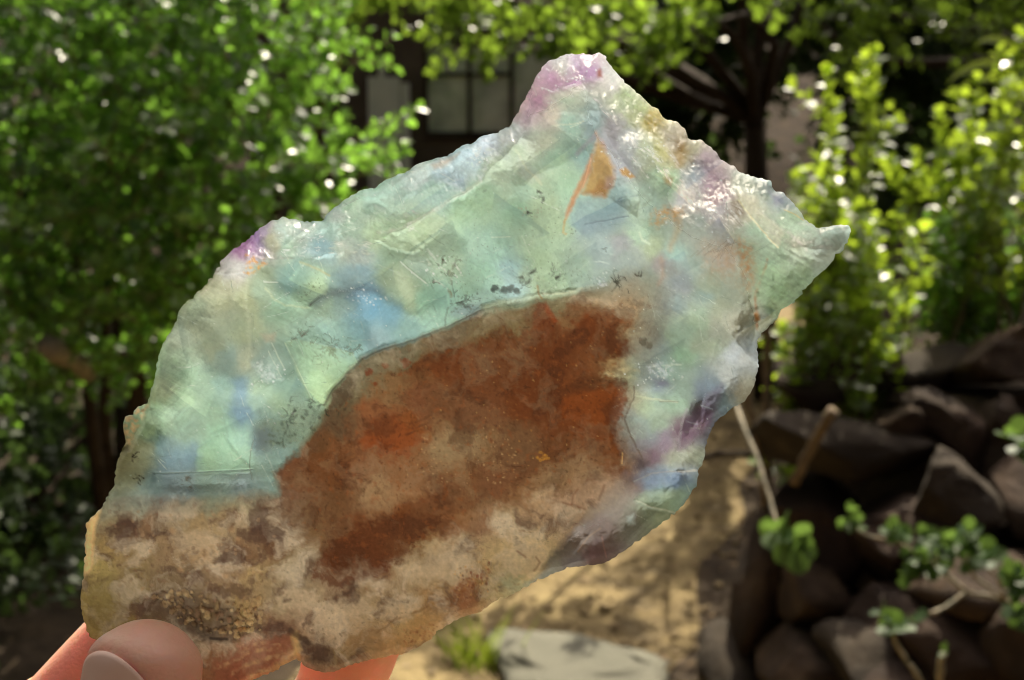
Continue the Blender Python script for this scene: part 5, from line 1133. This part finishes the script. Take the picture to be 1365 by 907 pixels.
# ------------------------------------------------------------------ the hand holding the slab (built in the slab's own frame, millimetres)
def LP(px, py, z):
    d = STONE_D * 1000 - z
    return Vector(((px - 682.5) / F * d, (453.5 - py) / F * d, z))
def skin_material():
    m, nt, p = newmat('skin')
    tc = N(nt, 'ShaderNodeTexCoord')
    n1 = N(nt, 'ShaderNodeTexNoise', Scale=90.0, Detail=6.0, Roughness=0.6); nt.links.new(tc.outputs['Object'], n1.inputs['Vector'])
    c = ramp(nt, n1.outputs[0], [(0.3, (0.82, 0.45, 0.31)), (0.55, (0.88, 0.54, 0.39)), (0.75, (0.92, 0.63, 0.48))])
    nt.links.new(c, p.inputs['Base Color'])
    p.inputs['Subsurface Weight'].default_value = 0.9; p.inputs['Subsurface Radius'].default_value = (1.0, 0.36, 0.18); p.inputs['Subsurface Scale'].default_value = 0.010
    p.inputs['Roughness'].default_value = 0.40; p.inputs['Specular IOR Level'].default_value = 0.4
    n2 = N(nt, 'ShaderNodeTexNoise', Scale=1300.0, Detail=4.0); nt.links.new(tc.outputs['Object'], n2.inputs['Vector'])
    wv = N(nt, 'ShaderNodeTexVoronoi', Scale=900.0, feature='DISTANCE_TO_EDGE'); nt.links.new(tc.outputs['Object'], wv.inputs['Vector'])
    ad = N(nt, 'ShaderNodeMath', operation='ADD'); nt.links.new(n2.outputs[0], ad.inputs[0]); nt.links.new(wv.outputs[0], ad.inputs[1])
    nt.links.new(bump(nt, ad.outputs[0], 0.4, 0.00025), p.inputs['Normal'])
    return m
def nail_material():
    m, nt, p = newmat('nail')
    tc = N(nt, 'ShaderNodeTexCoord')
    n1 = N(nt, 'ShaderNodeTexNoise', Scale=120.0, Detail=3.0); nt.links.new(tc.outputs['Object'], n1.inputs['Vector'])
    nt.links.new(ramp(nt, n1.outputs[0], [(0.3, (0.90, 0.62, 0.47)), (0.7, (0.94, 0.72, 0.57))]), p.inputs['Base Color'])
    p.inputs["Roughness"].default_value = 0.42; p.inputs['Specular IOR Level'].default_value = 0.3
    return m
def build_hand():
    bm = bmesh.new(); bmesh.ops.create_icosphere(bm, subdivisions=3, radius=1.0); bm.verts.ensure_lookup_table()
    ICO = np.array([v.co for v in bm.verts]); ICF = np.array([[v.index for v in f.verts] for f in bm.faces]); bm.free()
    acc_v = []; acc_f = []
    def ball(c, ax, r):
        """ellipsoid: ax = 3 unit axes, r = 3 radii (mm)"""
        M = Matrix(((ax[0].x, ax[1].x, ax[2].x), (ax[0].y, ax[1].y, ax[2].y), (ax[0].z, ax[1].z, ax[2].z)))
        M = M @ Matrix.Diagonal(r)
        vv = ICO @ np.array(M).T + np.array(c)
        acc_f.append(ICF + sum(len(a) for a in acc_v)); acc_v.append(vv)
    I3 = (Vector((1, 0, 0)), Vector((0, 1, 0)), Vector((0, 0, 1)))
    def chain(pts, rad, step=1.6):
        for k in range(len(pts) - 1):
            a, b = pts[k], pts[k + 1]; n = max(2, int((b - a).length / step))
            for j in range(n + 1):
                t = j / n; s = t * t * (3 - 2 * t); r = rad[k] * (1 - s) + rad[k + 1] * s
                ball(a.lerp(b, t), I3, (r, r, r))
    wrist = LP(-60, 1900, -10)
    mcp = dict(i=LP(-25, 1160, -26), m=LP(130, 1245, -32), r=LP(235, 1370, -30), l=LP(300, 1500, -24))
    fing = dict(i=([mcp['i'], LP(72, 962, -35), LP(222, 792, -33), LP(310, 735, -29)], [10.5, 9.3, 8.4, 7.0]),
                m=([mcp['m'], LP(385, 1045, -40), LP(463, 893, -36), LP(505, 812, -30)], [10.8, 9.4, 8.6, 7.3]),
                r=([mcp['r'], LP(490, 1210, -38), LP(570, 1120, -32), LP(606, 1060, -27)], [10.2, 8.8, 8.0, 6.9]),
                l=([mcp['l'], LP(520, 1370, -34), LP(585, 1300, -28), LP(620, 1250, -24)], [9.0, 7.6, 6.8, 6.0]))
    for k, (p, r) in fing.items():
        chain([wrist.lerp(mcp[k], 0.15), mcp[k]], [17, r[0] + 2.5], 3)
        chain(p, r)
        for q, s in ((1, 0.35), (2, 0.2)):     # knuckle
            ball(p[q] + Vector((-1.0, 0, -1.0)), I3, (r[q] + s,) * 3)
    # web of the palm
    for a, b in (('i', 'm'), ('m', 'r'), ('r', 'l')):
        for t in (0.2, 0.4, 0.6, 0.8, 0.95):
            c = wrist.lerp(mcp[a].lerp(mcp[b], 0.5), t); ball(c, I3, (15, 15, 13 - 2 * t))
    # thumb
    tip, ip, tm, cmc = LP(193, 884, 8.8), LP(172, 1060, 11.5), LP(125, 1320, 13), LP(10, 1640, 0)
    chain([wrist, cmc, tm], [19, 17, 13], 3); chain([tm, ip], [12.5, 10.2])
    for t in (0.2, 0.5, 0.8):
        ball(cmc.lerp(mcp['i'], t), I3, (13, 15, 11)); ball(tm.lerp(mcp['i'], t), I3, (8, 12, 8))
    t_ = (tip - ip).normalized(); th = math.radians(33)
    nn = Vector((-math.sin(th), 0, math.cos(th))); nn = (nn - t_ * nn.dot(t_)).normalized(); wd = t_.cross(nn).normalized()
    L = (tip - ip).length
    n = 16
    for j in range(n + 1):
        t = j / n; w_ = 11.0 + 0.45 * math.sin(t * math.pi) - 0.6 * t; d_ = 10.2 - 1.0 * t
        ball(ip.lerp(tip, t), (wd, t_, nn), (w_, 6.5, d_))
    ball(tip + t_ * 0.6 - nn * 0.5, (wd, t_, nn), (9.2, 6.8, 7.8))
    ball(ip.lerp(tip, 0.7) - nn * 2.0, (wd, t_, nn), (9.0, 9.5, 8.0))
    # forearm
    chain([wrist, LP(-120, 2250, -30), LP(-260, 3100, -70)], [21, 24, 34], 5)
    for s in (-1, 1): chain([wrist + Vector((s * 9, 0, 0)), LP(-120 + s * 60, 2250, -30)], [18, 20], 5)
    me = bpy.data.meshes.new('hand_raw'); me.from_pydata(np.concatenate(acc_v).tolist(), [], np.concatenate(acc_f).tolist())
    ob = bpy.data.objects.new('hand_raw', me); COL.objects.link(ob)
    md = ob.modifiers.new('r', 'REMESH'); md.mode = 'VOXEL'; md.voxel_size = 0.8; md.use_smooth_shade = True
    sm = ob.modifiers.new('s', 'SMOOTH'); sm.factor = 0.5; sm.iterations = 7
    dg = bpy.context.evaluated_depsgraph_get()
    out = bpy.data.meshes.new_from_object(ob.evaluated_get(dg)); out.name = 'hand'
    bpy.data.objects.remove(ob); bpy.data.meshes.remove(me)
    nv = len(out.vertices); co = np.zeros(nv * 3, np.float32); out.vertices.foreach_get('co', co); co = co.reshape(-1, 3)
    # nail groove: sink the skin a little round the nail bed
    P = co - np.array(ip); tt = P @ np.array(t_); wv = P @ np.array(wd); dv = P @ np.array(nn)
    ang = np.arctan2(wv / 11.0, dv / 9.8)
    NA, NE = math.radians(49), L + 2.6
    end = NE - 4.6 * (ang / NA) ** 2
    g = np.exp(-((np.abs(ang) - NA) / 0.09) ** 2) * (tt < end) * (tt > L * 0.35) + np.exp(-((tt - end) / 0.7) ** 2) * (np.abs(ang) < NA)
    inside_ = (np.abs(ang) < NA) & (tt < end) & (tt > L * 0.35)
    rad = np.stack([wv, dv], 1); ln = np.linalg.norm(rad, axis=1) + 1e-6
    sink = np.where((dv > 0) & (ln < 16), 0.28 * np.clip(g, 0, 1) + 0.30 * inside_, 0)
    co -= (wv / ln * sink)[:, None] * np.array(wd) + (dv / ln * sink)[:, None] * np.array(nn)
    co *= 0.001
    out.vertices.foreach_set('co', co.ravel()); out.update(); out.shade_smooth()
    # nail plate
    vs = []; fs = []; nu, nw = 18, 22
    for i in range(nu + 1):
        for j in range(nw + 1):
            a = (j / nw * 2 - 1) * NA * 0.97; e = NE - 0.25 - 4.6 * (a / NA) ** 2; s0 = L * 0.36
            t = s0 + (e - s0) * i / nu
            k = t / L; w_ = 11.0 + 0.45 * math.sin(min(k, 1) * math.pi) - 0.6 * k; d_ = 10.2 - 1.0 * k
            sh = 1.0 if t < L else math.sqrt(max(0.05, 1 - ((t - L) / 7.6) ** 2))
            lift = -0.05 + 0.20 * (i / nu)
            q = ip + t_ * t + wd * (math.sin(a) * (w_ * sh + lift)) + nn * (math.cos(a) * (d_ * sh + lift))
            vs.append(q * 0.001)
    for i in range(nu):
        for j in range(nw): fs.append((i * (nw + 1) + j, i * (nw + 1) + j + 1, (i + 1) * (nw + 1) + j + 1, (i + 1) * (nw + 1) + j))
    nm = bpy.data.meshes.new('fingernail'); nm.from_pydata(vs, [], fs); nm.shade_smooth()
    return out, nm
hand_me, nail_me = build_hand()
hand = link('hand', hand_me, skin_material()); hand.matrix_world = STONE_M
tag(hand, 'bare hand gripping the crystal slab, thumb in front and fingers behind', 'hand')
nail = bpy.data.objects.new('fingernail', nail_me); COL.objects.link(nail); nail_me.materials.append(nail_material()); nail.parent = hand
md = nail.modifiers.new('thick', 'SOLIDIFY'); md.thickness = 0.0005; md.offset = -1
